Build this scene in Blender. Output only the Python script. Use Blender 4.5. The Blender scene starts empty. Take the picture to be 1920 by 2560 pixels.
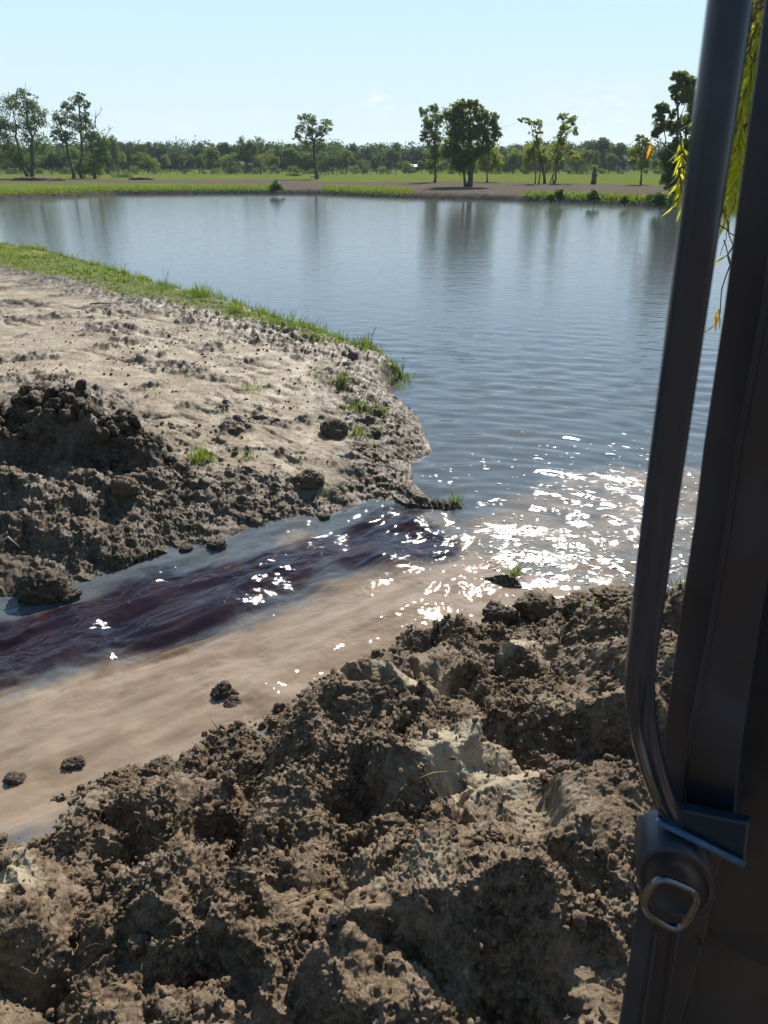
import bpy, math, random
import numpy as np
R = math.radians
C = bpy.context.scene.collection
rng = np.random.default_rng(11)
random.seed(5)

# ------------------------------------------------------------------ camera, sky, sun, exposure
F = 1828.0                       # focal length in pixels of the 1920x2560 photograph
PITCH = R(25.58)
CAM = np.array([0.0, 0.0, 3.5])
SUN_AZ, SUN_EL = R(15), R(41)
sc = bpy.context.scene
cd = bpy.data.cameras.new("camera"); cam = bpy.data.objects.new("camera", cd); C.objects.link(cam)
cd.sensor_fit = 'VERTICAL'; cd.sensor_height = 36; cd.sensor_width = 27; cd.lens = F / 2560 * 36
cam.location = CAM; cam.rotation_euler = (R(90) - PITCH, 0, 0)
cd.clip_start = 0.02; cd.clip_end = 9000
cd.dof.use_dof = True; cd.dof.focus_distance = 7.0; cd.dof.aperture_fstop = 11.0
sc.camera = cam
w = bpy.data.worlds.new("World"); sc.world = w; w.use_nodes = True
sc.view_settings.view_transform = 'Standard'; sc.view_settings.look = 'None'
sc.view_settings.gamma = 1; sc.view_settings.exposure = 0.68
try:
    sc.cycles.use_denoising = True
    sc.cycles.max_bounces = 6; sc.cycles.diffuse_bounces = 3; sc.cycles.glossy_bounces = 3
    sc.cycles.transmission_bounces = 3; sc.cycles.volume_bounces = 0
    sc.cycles.sample_clamp_indirect = 6
except Exception: pass

nt = w.node_tree; nt.nodes.clear()
def N(t, typ, **k):
    n = t.nodes.new(typ)
    for a, v in k.items():
        if a[0] == '_': n.inputs[a[1:].replace('_', ' ')].default_value = v
        else: setattr(n, a, v)
    return n
def world_sky():
    t = nt
    out = N(t, 'ShaderNodeOutputWorld'); bg = N(t, 'ShaderNodeBackground'); bg.inputs[1].default_value = 0.085
    sky = N(t, 'ShaderNodeTexSky'); sky.sky_type = 'NISHITA'; sky.sun_disc = False
    sky.sun_elevation = SUN_EL; sky.sun_rotation = SUN_AZ
    sky.air_density = 1.0; sky.dust_density = 0.3; sky.ozone_density = 2.5
    tc = N(t, 'ShaderNodeTexCoord')
    # thin summer cloud wisps just over the treeline
    mp = N(t, 'ShaderNodeMapping'); mp.inputs['Scale'].default_value = (9, 9, 30)
    t.links.new(tc.outputs['Generated'], mp.inputs[0])
    no = N(t, 'ShaderNodeTexNoise'); no.inputs['Scale'].default_value = 5.0; no.inputs['Detail'].default_value = 6
    t.links.new(mp.outputs[0], no.inputs['Vector'])
    def spot(px, py, width):
        d = ray(px, py); d = d / np.linalg.norm(d)
        v = N(t, 'ShaderNodeVectorMath', operation='DOT_PRODUCT'); v.inputs[1].default_value = tuple(d)
        nrm = N(t, 'ShaderNodeVectorMath', operation='NORMALIZE'); t.links.new(tc.outputs['Generated'], nrm.inputs[0])
        t.links.new(nrm.outputs[0], v.inputs[0])
        m = N(t, 'ShaderNodeMapRange'); m.inputs[1].default_value = math.cos(width); m.inputs[2].default_value = 1.0
        m.interpolation_type = 'SMOOTHSTEP'
        t.links.new(v.outputs['Value'], m.inputs[0]); return m.outputs[0]
    acc = None
    for px, py, wd, am in ((940, 258, 0.020, .8), (962, 270, 0.018, .6), (455, 312, 0.025, .35), (665, 318, 0.025, .3), (1510, 295, 0.06, .5), (1380, 300, 0.06, .3)):
        s = spot(px, py, wd); mm = N(t, 'ShaderNodeMath', operation='MULTIPLY'); mm.inputs[1].default_value = am
        t.links.new(s, mm.inputs[0])
        if acc is None: acc = mm.outputs[0]
        else:
            ad = N(t, 'ShaderNodeMath', operation='MAXIMUM'); t.links.new(acc, ad.inputs[0]); t.links.new(mm.outputs[0], ad.inputs[1]); acc = ad.outputs[0]
    rp = N(t, 'ShaderNodeMapRange'); rp.inputs[1].default_value = 0.42; rp.inputs[2].default_value = 0.62
    t.links.new(no.outputs[0], rp.inputs[0])
    mu = N(t, 'ShaderNodeMath', operation='MULTIPLY'); t.links.new(acc, mu.inputs[0]); t.links.new(rp.outputs[0], mu.inputs[1])
    mu2 = N(t, 'ShaderNodeMath', operation='MULTIPLY'); mu2.inputs[1].default_value = 0.75; t.links.new(mu.outputs[0], mu2.inputs[0])
    tint = N(t, 'ShaderNodeMix', data_type='RGBA', blend_type='MULTIPLY'); tint.inputs[0].default_value = 1
    tint.inputs['B'].default_value = SKY_TINT
    t.links.new(sky.outputs[0], tint.inputs['A'])
    # pale humid air low over the horizon
    sx = N(t, 'ShaderNodeSeparateXYZ'); t.links.new(tc.outputs['Generated'], sx.inputs[0])
    hz = N(t, 'ShaderNodeMapRange'); hz.interpolation_type = 'SMOOTHSTEP'; t.links.new(sx.outputs[2], hz.inputs[0])
    hz.inputs[1].default_value = .15; hz.inputs[2].default_value = .95; hz.inputs[3].default_value = 1.; hz.inputs[4].default_value = .15
    hc = N(t, 'ShaderNodeMapRange'); t.links.new(sx.outputs[2], hc.inputs[0]); hc.inputs[1].default_value = 0; hc.inputs[2].default_value = .30
    hcol = N(t, 'ShaderNodeMix', data_type='RGBA'); t.links.new(hc.outputs[0], hcol.inputs[0])
    hcol.inputs['A'].default_value = HAZE0; hcol.inputs['B'].default_value = HAZE1
    dz = N(t, 'ShaderNodeVectorMath', operation='DOT_PRODUCT'); dz.inputs[1].default_value = (math.sin(SUN_AZ), math.cos(SUN_AZ), .0); t.links.new(tc.outputs['Generated'], dz.inputs[0])
    az = N(t, 'ShaderNodeMapRange'); t.links.new(dz.outputs['Value'], az.inputs[0])
    for i, q in enumerate((-.6, .75, .42, 1.)): az.inputs[i+1].default_value = q
    sc2 = N(t, 'ShaderNodeVectorMath', operation='SCALE'); t.links.new(hcol.outputs['Result'], sc2.inputs[0]); t.links.new(az.outputs[0], sc2.inputs[3])
    hm = N(t, 'ShaderNodeMix', data_type='RGBA'); t.links.new(hz.outputs[0], hm.inputs[0]); t.links.new(tint.outputs['Result'], hm.inputs['A']); t.links.new(sc2.outputs[0], hm.inputs['B'])
    tint = hm
    mx = N(t, 'ShaderNodeMix', data_type='RGBA'); mx.inputs['B'].default_value = (7.2, 7.4, 7.6, 1)
    t.links.new(mu2.outputs[0], mx.inputs[0]); t.links.new(tint.outputs['Result'], mx.inputs['A'])
    t.links.new(mx.outputs['Result'], bg.inputs[0]); t.links.new(bg.outputs[0], out.inputs[0])
SKY_TINT = (0.93, 1.03, 0.97, 1)
HAZE0 = (5.9, 6.8, 7.2, 1); HAZE1 = (3.5, 6.3, 9.2, 1)

def ray(px, py):
    f = np.array([0, math.cos(PITCH), -math.sin(PITCH)]); u = np.array([0, math.sin(PITCH), math.cos(PITCH)])
    return f + np.array([1., 0, 0]) * (px - 960) / F + u * (1280 - py) / F
def P(px, py, z=0.0):            # point on the level z seen at a photograph pixel
    d = ray(px, py); return CAM + d * ((z - CAM[2]) / d[2])
def PD(px, py, D):               # point at ground distance D (along +y)
    d = ray(px, py); return CAM + d * (D / d[1])
K = 1920 / 1659.0
def AZ(px, py=435):
    p = P(px*K, py*K); return math.atan2(p[0], p[1])
world_sky()
sl = bpy.data.lights.new("sun", 'SUN'); sl.energy = 5.0; sl.angle = R(0.53); sl.color = (1, .93, .82)
so = bpy.data.objects.new("sun", sl); C.objects.link(so)
so.rotation_euler = (R(90) - SUN_EL, 0, math.pi - SUN_AZ)     # light travels from the sun towards the camera
so.location = (10, 20, 30)

# ------------------------------------------------------------------ helpers
def setp(o, label=None, cat=None, group=None, kind=None):
    if label: o['label'] = label
    if cat: o['category'] = cat
    if group: o['group'] = group
    if kind: o['kind'] = kind
    return o
def mesh_np(name, V, Fs, mat=None, smooth=True, attrs=None):
    me = bpy.data.meshes.new(name)
    V = np.asarray(V, np.float32)
    if isinstance(Fs, np.ndarray): Fs = [Fs]
    me.vertices.add(len(V)); me.vertices.foreach_set('co', V.ravel())
    loops = np.concatenate([f.ravel() for f in Fs]).astype(np.int32)
    tot = np.concatenate([np.full(len(f), f.shape[1], np.int32) for f in Fs])
    st = np.concatenate([[0], np.cumsum(tot)[:-1]]).astype(np.int32)
    me.loops.add(len(loops)); me.loops.foreach_set('vertex_index', loops)
    me.polygons.add(len(tot)); me.polygons.foreach_set('loop_start', st); me.polygons.foreach_set('loop_total', tot)
    me.update(calc_edges=True)
    me.polygons.foreach_set('use_smooth', np.full(len(tot), smooth, bool))
    for k, a in (attrs or {}).items():
        at = me.color_attributes.new(k, 'FLOAT_COLOR', 'POINT'); at.data.foreach_set('color', np.asarray(a, np.float32).ravel())
    if mat: me.materials.append(mat)
    me.validate()
    return me
def obj(name, me, parent=None, loc=None):
    o = bpy.data.objects.new(name, me); C.objects.link(o)
    if parent: o.parent = parent
    if loc is not None: o.location = loc
    return o
def thing(name, label, cat, loc=(0, 0, 0), group=None):
    o = bpy.data.objects.new(name, None); C.objects.link(o); o.location = loc; o.empty_display_size = .2
    return setp(o, label, cat, group)

class MB:                        # collects pieces into one mesh
    def __init__(s): s.V = []; s.F3 = []; s.F4 = []; s.n = 0; s.A = []
    def add(s, V, Fq=None, Ft=None, tone=None):
        V = np.asarray(V, float)
        if Fq is not None and len(Fq): s.F4.append(np.asarray(Fq) + s.n)
        if Ft is not None and len(Ft): s.F3.append(np.asarray(Ft) + s.n)
        s.V.append(V); s.n += len(V)
        t = np.zeros((len(V), 4)); t[:, 3] = 1
        if tone is not None: t[:, 0] = tone
        s.A.append(t)
    def tube(s, pts, rad, n=8, cap=True):
        pts = np.asarray(pts, float); m = len(pts)
        rad = np.broadcast_to(np.asarray(rad, float), (m,))
        T = np.gradient(pts, axis=0); T /= np.linalg.norm(T, axis=1)[:, None] + 1e-9
        up = np.array([0, 0, 1.]) if abs(T[0][2]) < .9 else np.array([1., 0, 0])
        a = np.cross(T[0], up); a /= np.linalg.norm(a)
        V = []
        for i in range(m):
            a = a - T[i] * a.dot(T[i]); a /= np.linalg.norm(a) + 1e-9; b = np.cross(T[i], a)
            th = np.arange(n) * 2 * math.pi / n
            V.append(pts[i] + rad[i] * (np.cos(th)[:, None] * a + np.sin(th)[:, None] * b))
        V = np.concatenate(V)
        q = [[i * n + j, i * n + (j + 1) % n, (i + 1) * n + (j + 1) % n, (i + 1) * n + j] for i in range(m - 1) for j in range(n)]
        t = []
        if cap:
            V = np.concatenate([V, pts[:1], pts[-1:]]); c0 = m * n; c1 = c0 + 1
            t = [[c0, (j + 1) % n, j] for j in range(n)] + [[c1, (m - 1) * n + j, (m - 1) * n + (j + 1) % n] for j in range(n)]
        s.add(V, q, t)
    def build(s, name, mat, parent=None, smooth=True, loc=None):
        Fs = []
        if s.F4: Fs.append(np.concatenate(s.F4))
        if s.F3: Fs.append(np.concatenate(s.F3))
        return obj(name, mesh_np(name, np.concatenate(s.V), Fs, mat, smooth, {'tone': np.concatenate(s.A)}), parent, loc)

# --- numpy gradient noise
_perm = rng.permutation(256).astype(np.int32); _perm = np.concatenate([_perm, _perm, _perm[:2]])
_g = rng.normal(size=(256, 3)).astype(np.float32); _g /= np.linalg.norm(_g, axis=1)[:, None]
def pn(x, y, z):
    x = np.asarray(x, np.float32); y = np.asarray(y, np.float32); z = np.broadcast_to(np.asarray(z, np.float32), x.shape)
    xi = np.floor(x).astype(np.int32); yi = np.floor(y).astype(np.int32); zi = np.floor(z).astype(np.int32)
    xf = x - xi; yf = y - yi; zf = z - zi; xi &= 255; yi &= 255; zi &= 255
    u = xf*xf*xf*(xf*(xf*6-15)+10); v = yf*yf*yf*(yf*(yf*6-15)+10); wz = zf*zf*zf*(zf*(zf*6-15)+10)
    def gr(i, j, k):
        h = _perm[_perm[_perm[(xi + i) & 255] + ((yi + j) & 255)] + ((zi + k) & 255)]; g = _g[h]
        return g[..., 0]*(xf-i) + g[..., 1]*(yf-j) + g[..., 2]*(zf-k)
    a0 = gr(0,0,0); a1 = gr(1,0,0); b0 = gr(0,1,0); b1 = gr(1,1,0)
    c0 = gr(0,0,1); c1 = gr(1,0,1); d0 = gr(0,1,1); d1 = gr(1,1,1)
    a = a0+u*(a1-a0); b = b0+u*(b1-b0); c = c0+u*(c1-c0); d = d0+u*(d1-d0)
    e = a+v*(b-a); f = c+v*(d-c)
    return (e + wz*(f-e)) * 1.5
def fbm(x, y, z, o=4, l=2.03, g=.5):
    s = 0; a = 1; n = 0
    for i in range(o): s = s + a*pn(x*l**i + 7.3*i, y*l**i - 3.1*i, z*l**i + 1.7*i); n += a; a *= g
    return s / n
def billow(x, y, z, o=3, g=.5):
    s = 0; a = 1; n = 0
    for i in range(o): s = s + a*(1 - 2.2*np.abs(pn(x*2.1**i + 5*i, y*2.1**i + 9*i, z*2.1**i))); n += a; a *= g
    return s / n
def rnd2(i, j, k):
    h = _perm[_perm[(i + 31*k) & 255] + (j & 255)].astype(np.float32) * 7.13 + _perm[(i*3 + j*5 + k*11) & 255]
    return (h * 0.6180339887) % 1.0
def clods(x, y, cell, seed, steep=2.2, tilt=.5, hv=.6):
    """broken blocks: every jittered cell holds a tilted flat top with steep sides; returns height (in cells)"""
    x = x / cell; y = y / cell
    xi = np.floor(x).astype(np.int32); yi = np.floor(y).astype(np.int32)
    best = np.full(x.shape, -9., np.float32)
    for dx in (-1, 0, 1):
        for dy in (-1, 0, 1):
            i = xi + dx; j = yi + dy
            cx = i + .15 + .7*rnd2(i, j, seed); cy = j + .15 + .7*rnd2(i, j, seed+1)
            ex = x - cx; ey = y - cy
            an = rnd2(i, j, seed+2) * 6.283; ca = np.cos(an); sa = np.sin(an)
            px = ex*ca + ey*sa; py = -ex*sa + ey*ca
            asp = .6 + .8*rnd2(i, j, seed+3)
            r = np.maximum(np.abs(px)/asp, np.abs(py)*asp) * .7 + .3*np.sqrt(px*px+py*py)
            rad = .18 + .34*rnd2(i, j, seed+4)
            h = hv*(rnd2(i, j, seed+5) - .5) + tilt*(px*(rnd2(i, j, seed+6)-.5)*2 + py*(rnd2(i, j, seed+7)-.5)*2) - steep*np.maximum(0, r - rad)
            best = np.maximum(best, h)
    return best
def sstep(a, b, x):
    t = np.clip((x - a) / (b - a), 0, 1); return t*t*(3-2*t)
def inside(poly, x, y):
    r = np.zeros(x.shape, bool); n = len(poly)
    for i in range(n):
        x0, y0 = poly[i]; x1, y1 = poly[(i+1) % n]
        if y0 == y1: continue
        c = ((y0 > y) != (y1 > y)) & (x < (x1-x0)*(y-y0)/(y1-y0) + x0)
        r ^= c
    return r
def dist(poly, x, y, closed=True):
    d = np.full(x.shape, 1e9, np.float32); n = len(poly)
    for i in range(n if closed else n-1):
        x0, y0 = poly[i]; x1, y1 = poly[(i+1) % n]
        vx = x1-x0; vy = y1-y0; L = vx*vx+vy*vy + 1e-9
        t = np.clip(((x-x0)*vx + (y-y0)*vy)/L, 0, 1)
        d = np.minimum(d, (x-x0-t*vx)**2 + (y-y0-t*vy)**2)
    return np.sqrt(d)
def sdf(poly, x, y): return np.where(inside(poly, x, y), 1, -1) * dist(poly, x, y)
def up(pts, z=0.0, k=K): return [tuple(P(a*k, b*k, z)[:2]) for a, b in pts]

# ------------------------------------------------------------------ materials
def mat(name):
    m = bpy.data.materials.new(name); m.use_nodes = True; t = m.node_tree; t.nodes.clear()
    o = N(t, 'ShaderNodeOutputMaterial'); b = N(t, 'ShaderNodeBsdfPrincipled'); t.links.new(b.outputs[0], o.inputs[0])
    return m, t, b, o
def L(t, a, b): t.links.new(a, b)
def mixc(t, f, a, b, blend='MIX'):
    n = N(t, 'ShaderNodeMix', data_type='RGBA', blend_type=blend)
    for s, v in ((n.inputs[0], f), (n.inputs['A'], a), (n.inputs['B'], b)):
        if hasattr(v, 'links'): L(t, v, s)
        else: s.default_value = v if not isinstance(v, tuple) or len(v) == 4 else (*v, 1)
    return n.outputs['Result']
def math_(t, op, a, b=0.0, clamp=False):
    n = N(t, 'ShaderNodeMath', operation=op); n.use_clamp = clamp
    for s, v in ((n.inputs[0], a), (n.inputs[1], b)):
        if hasattr(v, 'links'): L(t, v, s)
        else: s.default_value = v
    return n.outputs[0]
def mr(t, v, a, b, c=0., d=1., smooth=False):
    n = N(t, 'ShaderNodeMapRange')
    if smooth: n.interpolation_type = 'SMOOTHSTEP'
    L(t, v, n.inputs[0])
    for i, q in enumerate((a, b, c, d)): n.inputs[i+1].default_value = q
    return n.outputs[0]
def noise(t, vec, scale, detail=3, rough=.5, dist_=0.):
    n = N(t, 'ShaderNodeTexNoise'); L(t, vec, n.inputs['Vector'])
    n.inputs['Scale'].default_value = scale; n.inputs['Detail'].default_value = detail
    n.inputs['Roughness'].default_value = rough; n.inputs['Distortion'].default_value = dist_
    return n.outputs[0]
def simple(name, col, rough=.6, metal=0., var=.25, scale=8., bump=0., spec=.5):
    m, t, b, o = mat(name); tc = N(t, 'ShaderNodeTexCoord').outputs['Object']
    n = noise(t, tc, scale, 4)
    c = mixc(t, mr(t, n, .3, .7), tuple(x*(1-var) for x in col), tuple(min(1, x*(1+var)) for x in col))
    L(t, c, b.inputs['Base Color']); b.inputs['Roughness'].default_value = rough; b.inputs['Metallic'].default_value = metal
    b.inputs['Specular IOR Level'].default_value = spec
    if bump:
        bp = N(t, 'ShaderNodeBump'); bp.inputs['Strength'].default_value = .6; bp.inputs['Distance'].default_value = bump
        L(t, noise(t, tc, scale*4, 4), bp.inputs['Height']); L(t, bp.outputs[0], b.inputs['Normal'])
    return m
def leaf_mat(name, c0, c1, trans=.35, rough=.5):
    m, t, b, o = mat(name)
    at = N(t, 'ShaderNodeAttribute', attribute_name='tone').outputs['Fac']
    c = mixc(t, at, c0, c1); L(t, c, b.inputs['Base Color']); b.inputs['Roughness'].default_value = rough
    b.inputs['Specular IOR Level'].default_value = .12 if 'willow' not in name else .4
    tr = N(t, 'ShaderNodeBsdfTranslucent'); L(t, mixc(t, .5, c, (c1[0]*1.3, c1[1]*1.35, c1[2]*.6)), tr.inputs[0])
    mx = N(t, 'ShaderNodeMixShader'); mx.inputs[0].default_value = trans
    L(t, b.outputs[0], mx.inputs[1]); L(t, tr.outputs[0], mx.inputs[2]); L(t, mx.outputs[0], o.inputs[0])
    return m

def ground_material():
    m, t, b, o = mat('ground_soil')
    tc = N(t, 'ShaderNodeTexCoord').outputs['Object']
    at = N(t, 'ShaderNodeAttribute', attribute_name='mask'); sp = N(t, 'ShaderNodeSeparateColor'); L(t, at.outputs['Color'], sp.inputs[0])
    sand, grass, wet = sp.outputs[0], sp.outputs[1], sp.outputs[2]; pale = at.outputs['Alpha']
    n1 = noise(t, tc, 3.0, 6, .6); n2 = noise(t, tc, 22., 5, .65); n3 = noise(t, tc, 90., 3, .6)
    mud = mixc(t, mr(t, n1, .35, .68), MUD[0], MUD[1])
    mud = mixc(t, mr(t, n2, .42, .72), mud, MUD[2])
    mud = mixc(t, mr(t, n3, .5, .8, 0, .55), mud, MUD[3])
    mud = mixc(t, pale, mud, mixc(t, mr(t, n2, .3, .7), (.29, .235, .16), (.40, .34, .25)))
    sn = mixc(t, mr(t, n1, .3, .7), (.215, .168, .118), (.36, .295, .215))
    sn = mixc(t, mr(t, n2, .55, .7, 0, .75), sn, (.16, .12, .08))
    sn = mixc(t, mr(t, n3, .6, .72, 0, .8), sn, (.08, .06, .045))
    col = mixc(t, sand, mud, sn)
    g1 = noise(t, tc, .25, 5, .6); g2 = noise(t, tc, 3., 5, .7)
    gr = mixc(t, mr(t, g1, .3, .7), (.10, .155, .022), (.165, .21, .034))
    gr = mixc(t, mr(t, g2, .45, .75, 0, .6), gr, (.24, .23, .07))
    col = mixc(t, grass, col, gr)
    col = mixc(t, math_(t, 'MULTIPLY', wet, .62), col, (.03, .024, .018))
    ln0 = N(t, 'ShaderNodeVectorMath', operation='LENGTH'); L(t, tc, ln0.inputs[0])
    dry = math_(t, 'MULTIPLY', math_(t, 'SUBTRACT', 1., grass), mr(t, ln0.outputs['Value'], 45, 55, 0, .7))
    col = mixc(t, dry, col, mixc(t, mr(t, g2, .35, .65), (.075, .066, .056), (.15, .132, .112)))
    L(t, col, b.inputs['Base Color'])
    ro = mr(t, n2, .3, .7, .42, .75); ro2 = N(t, 'ShaderNodeMix'); L(t, wet, ro2.inputs[0]); L(t, ro, ro2.inputs[2]); ro2.inputs[3].default_value = .40
    ro3 = N(t, 'ShaderNodeMix'); L(t, grass, ro3.inputs[0]); L(t, ro2.outputs[0], ro3.inputs[2]); ro3.inputs[3].default_value = .9
    L(t, ro3.outputs[0], b.inputs['Roughness'])
    ln = N(t, 'ShaderNodeVectorMath', operation='LENGTH'); L(t, tc, ln.inputs[0])
    L(t, math_(t, 'MULTIPLY', math_(t, 'ADD', math_(t, 'MULTIPLY', wet, .12), mr(t, n1, .48, .68, .08, .38)), mr(t, ln.outputs['Value'], 15, 45, 1, .0)), b.inputs['Specular IOR Level'])
    hb = noise(t, tc, 55., 6, .7)
    bp = N(t, 'ShaderNodeBump'); bp.inputs['Strength'].default_value = .9; bp.inputs['Distance'].default_value = .012
    L(t, hb, bp.inputs['Height']); L(t, bp.outputs[0], b.inputs['Normal'])
    return m
MUD = [(.050, .035, .024), (.128, .089, .058), (.245, .176, .116), (.38, .285, .19)]

def clod_material(name, dark=1.0, wet=.5):
    m, t, b, o = mat(name); tc = N(t, 'ShaderNodeTexCoord').outputs['Object']
    n1 = noise(t, tc, 6., 5, .6); n2 = noise(t, tc, 40., 5, .65)
    c = mixc(t, mr(t, n1, .35, .65), tuple(x*dark for x in MUD[0]), tuple(x*dark for x in MUD[1]))
    c = mixc(t, mr(t, n2, .45, .75), c, tuple(x*dark for x in MUD[2]))
    b.inputs['Specular IOR Level'].default_value = .12 + .25*wet
    at = N(t, 'ShaderNodeAttribute', attribute_name='tone').outputs['Fac']
    c = mixc(t, math_(t, 'MULTIPLY', at, .25), c, tuple(x*dark for x in MUD[3]))
    b.inputs['Roughness'].default_value = .8 - .3*wet; L(t, c, b.inputs['Base Color'])
    bp = N(t, 'ShaderNodeBump'); bp.inputs['Strength'].default_value = .8; bp.inputs['Distance'].default_value = .008
    L(t, noise(t, tc, 70., 5, .7), bp.inputs['Height']); L(t, bp.outputs[0], b.inputs['Normal'])
    return m

_a, _b = P(900*K, 1110*K), P(0, 1430*K); FLOW = math.atan2(_a[1]-_b[1], _a[0]-_b[0])
def water_material():
    m, t, b, o = mat('silty_water')
    tc = N(t, 'ShaderNodeTexCoord').outputs['Object']
    at = N(t, 'ShaderNodeAttribute', attribute_name='mask'); sp = N(t, 'ShaderNodeSeparateColor'); L(t, at.outputs['Color'], sp.inputs[0])
    dark, tan, turb = sp.outputs[0], sp.outputs[1], sp.outputs[2]; far = at.outputs['Alpha']
    n1 = noise(t, tc, 2.2, 5, .6, .8)
    pond = mixc(t, mr(t, n1, .3, .7), (.068, .077, .086), (.088, .095, .100))
    tn = mixc(t, mr(t, n1, .3, .7), (.205, .150, .104), (.275, .207, .148))
    sw = noise(t, tc, 1.3, 5, .6, 1.5); sw = mr(t, sw, .3, .7, -.22, .22)
    tan = mr(t, math_(t, 'ADD', tan, sw), .1, .9, smooth=True); dark = mr(t, math_(t, 'ADD', dark, math_(t, 'MULTIPLY', sw, math_(t, 'GREATER_THAN', dark, .02))), .15, .9, smooth=True)
    fm = N(t, 'ShaderNodeMapping'); fm.inputs['Rotation'].default_value = (0, 0, -FLOW); fm.inputs['Scale'].default_value = (1, 1, 1); L(t, tc, fm.inputs[0])
    fs = N(t, 'ShaderNodeMapping'); fs.inputs['Scale'].default_value = (.8, 1.7, 1); L(t, fm.outputs[0], fs.inputs[0])
    f1 = noise(t, fs.outputs[0], 1.6, 6, .62, .9)
    tn = mixc(t, mr(t, f1, .42, .75, 0, .6), tn, (.135, .088, .055))
    c = mixc(t, tan, pond, tn)
    bd = math_(t, 'MULTIPLY', math_(t, 'MULTIPLY', dark, math_(t, 'SUBTRACT', 1., dark)), math_(t, 'MULTIPLY', tan, 2.2), True)
    c = mixc(t, bd, c, (.13, .065, .022))
    c = mixc(t, dark, c, mixc(t, mr(t, n1, .35, .65), (.011, .008, .014), (.027, .014, .018)))
    L(t, c, b.inputs['Base Color']); L(t, mr(t, turb, 0, 1, .03, .08), b.inputs['Roughness']); b.inputs['IOR'].default_value = 1.333
    # ripples
    mp = N(t, 'ShaderNodeMapping'); mp.inputs['Scale'].default_value = (.45, 1.0, 1); mp.inputs['Rotation'].default_value = (0, 0, R(-8)); L(t, tc, mp.inputs[0])
    r1 = noise(t, mp.outputs[0], 5.0, 4, .55, .3)
    mp2 = N(t, 'ShaderNodeMapping'); mp2.inputs['Scale'].default_value = (.7, 1.0, 1); mp2.inputs['Rotation'].default_value = (0, 0, R(25)); L(t, tc, mp2.inputs[0])
    r2 = noise(t, mp2.outputs[0], 1.1, 4, .6, .3)
    r3 = noise(t, tc, 32., 3, .55, .4)
    h = math_(t, 'ADD', math_(t, 'MULTIPLY', r1, .011), math_(t, 'MULTIPLY', r2, .013))
    h = math_(t, 'ADD', math_(t, 'MULTIPLY', h, mr(t, far, 0, 1, .45, 1.)), math_(t, 'MULTIPLY', math_(t, 'MULTIPLY', r3, .0095), turb))
    bp = N(t, 'ShaderNodeBump'); bp.inputs['Strength'].default_value = 1.; bp.inputs['Distance'].default_value = 1.0
    L(t, h, bp.inputs['Height']); L(t, bp.outputs[0], b.inputs['Normal'])
    return m

M = {}
M['ground'] = ground_material(); M['water'] = water_material()
M['clod'] = clod_material('crumbly_mud', .95, .3); M['wetclod'] = clod_material('wet_dark_mud', .62, .45)
M['bark'] = simple('tree_bark', (.075, .06, .045), .85, bump=.02, scale=3)
M['dead'] = simple('dead_wood', (.22, .19, .16), .8, scale=5)
M['leaf_dark'] = leaf_mat('dark_leaves', (.065, .11, .035), (.15, .21, .065), .42)
M['leaf_mid'] = leaf_mat('green_leaves', (.085, .13, .03), (.21, .26, .06), .5)
M['leaf_yel'] = leaf_mat('yellow_green_leaves', (.14, .18, .02), (.34, .36, .05), .52)
M['leaf_bush'] = leaf_mat('bush_leaves', (.05, .11, .02), (.14, .24, .045), .4)
M['leaf_wood'] = leaf_mat('far_leaves', (.040, .085, .034), (.085, .145, .050), .35)
M['grass'] = leaf_mat('grass_blades', (.075, .13, .018), (.25, .31, .05), .45)
M['straw'] = leaf_mat('dry_straw', (.24, .18, .08), (.45, .36, .18), .2)
M['willow'] = leaf_mat('willow_leaves', (.22, .30, .04), (.75, .66, .04), .55, .4)
M['orange'] = leaf_mat('orange_leaf', (.75, .28, .01), (.8, .35, .01), .5, .4)
M['twig'] = simple('willow_twig', (.12, .075, .045), .7, scale=20)
M['paint'] = simple('dark_cab_paint', (.012, .019, .031), .36, scale=11, var=.55, bump=.0004)
M['seal'] = simple('rubber_seal', (.018, .018, .020), .6, scale=30)
M['edge'] = simple('sky_reflection_edge', (.03, .09, .17), .3, scale=60)  # blue base colour stands in for the sky reflected along the plate edge
M['chrome'] = simple('dark_latch_steel', (.16, .17, .19), .2, metal=1., scale=40, var=.1)
M['gloss'] = simple('gloss_handle_paint', (.012, .022, .038), .13, scale=30, var=.15)
M['steel'] = simple('worn_steel', (.55, .55, .56), .22, metal=1., scale=40, var=.1)
M['glass'] = simple('dust_reflection_panel', (.022, .026, .030), .30, scale=6, var=.4)
for nd_ in M['glass'].node_tree.nodes:
    if nd_.type == 'MIX': nd_.inputs['A'].default_value = (.010, .014, .018, 1); nd_.inputs['B'].default_value = (.034, .032, .034, 1)  # mottle gives dust smears and also paints in reflections on the panel
M['foam'] = simple('water_foam', (.72, .70, .64), .35, scale=30, var=.1)
M['roof'] = simple('pale_roof', (.42, .50, .52), .5, scale=1)
M['wall'] = simple('shed_wall', (.20, .27, .28), .7, scale=1)
M['post'] = simple('weathered_post', (.20, .17, .13), .85, scale=6)

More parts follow.
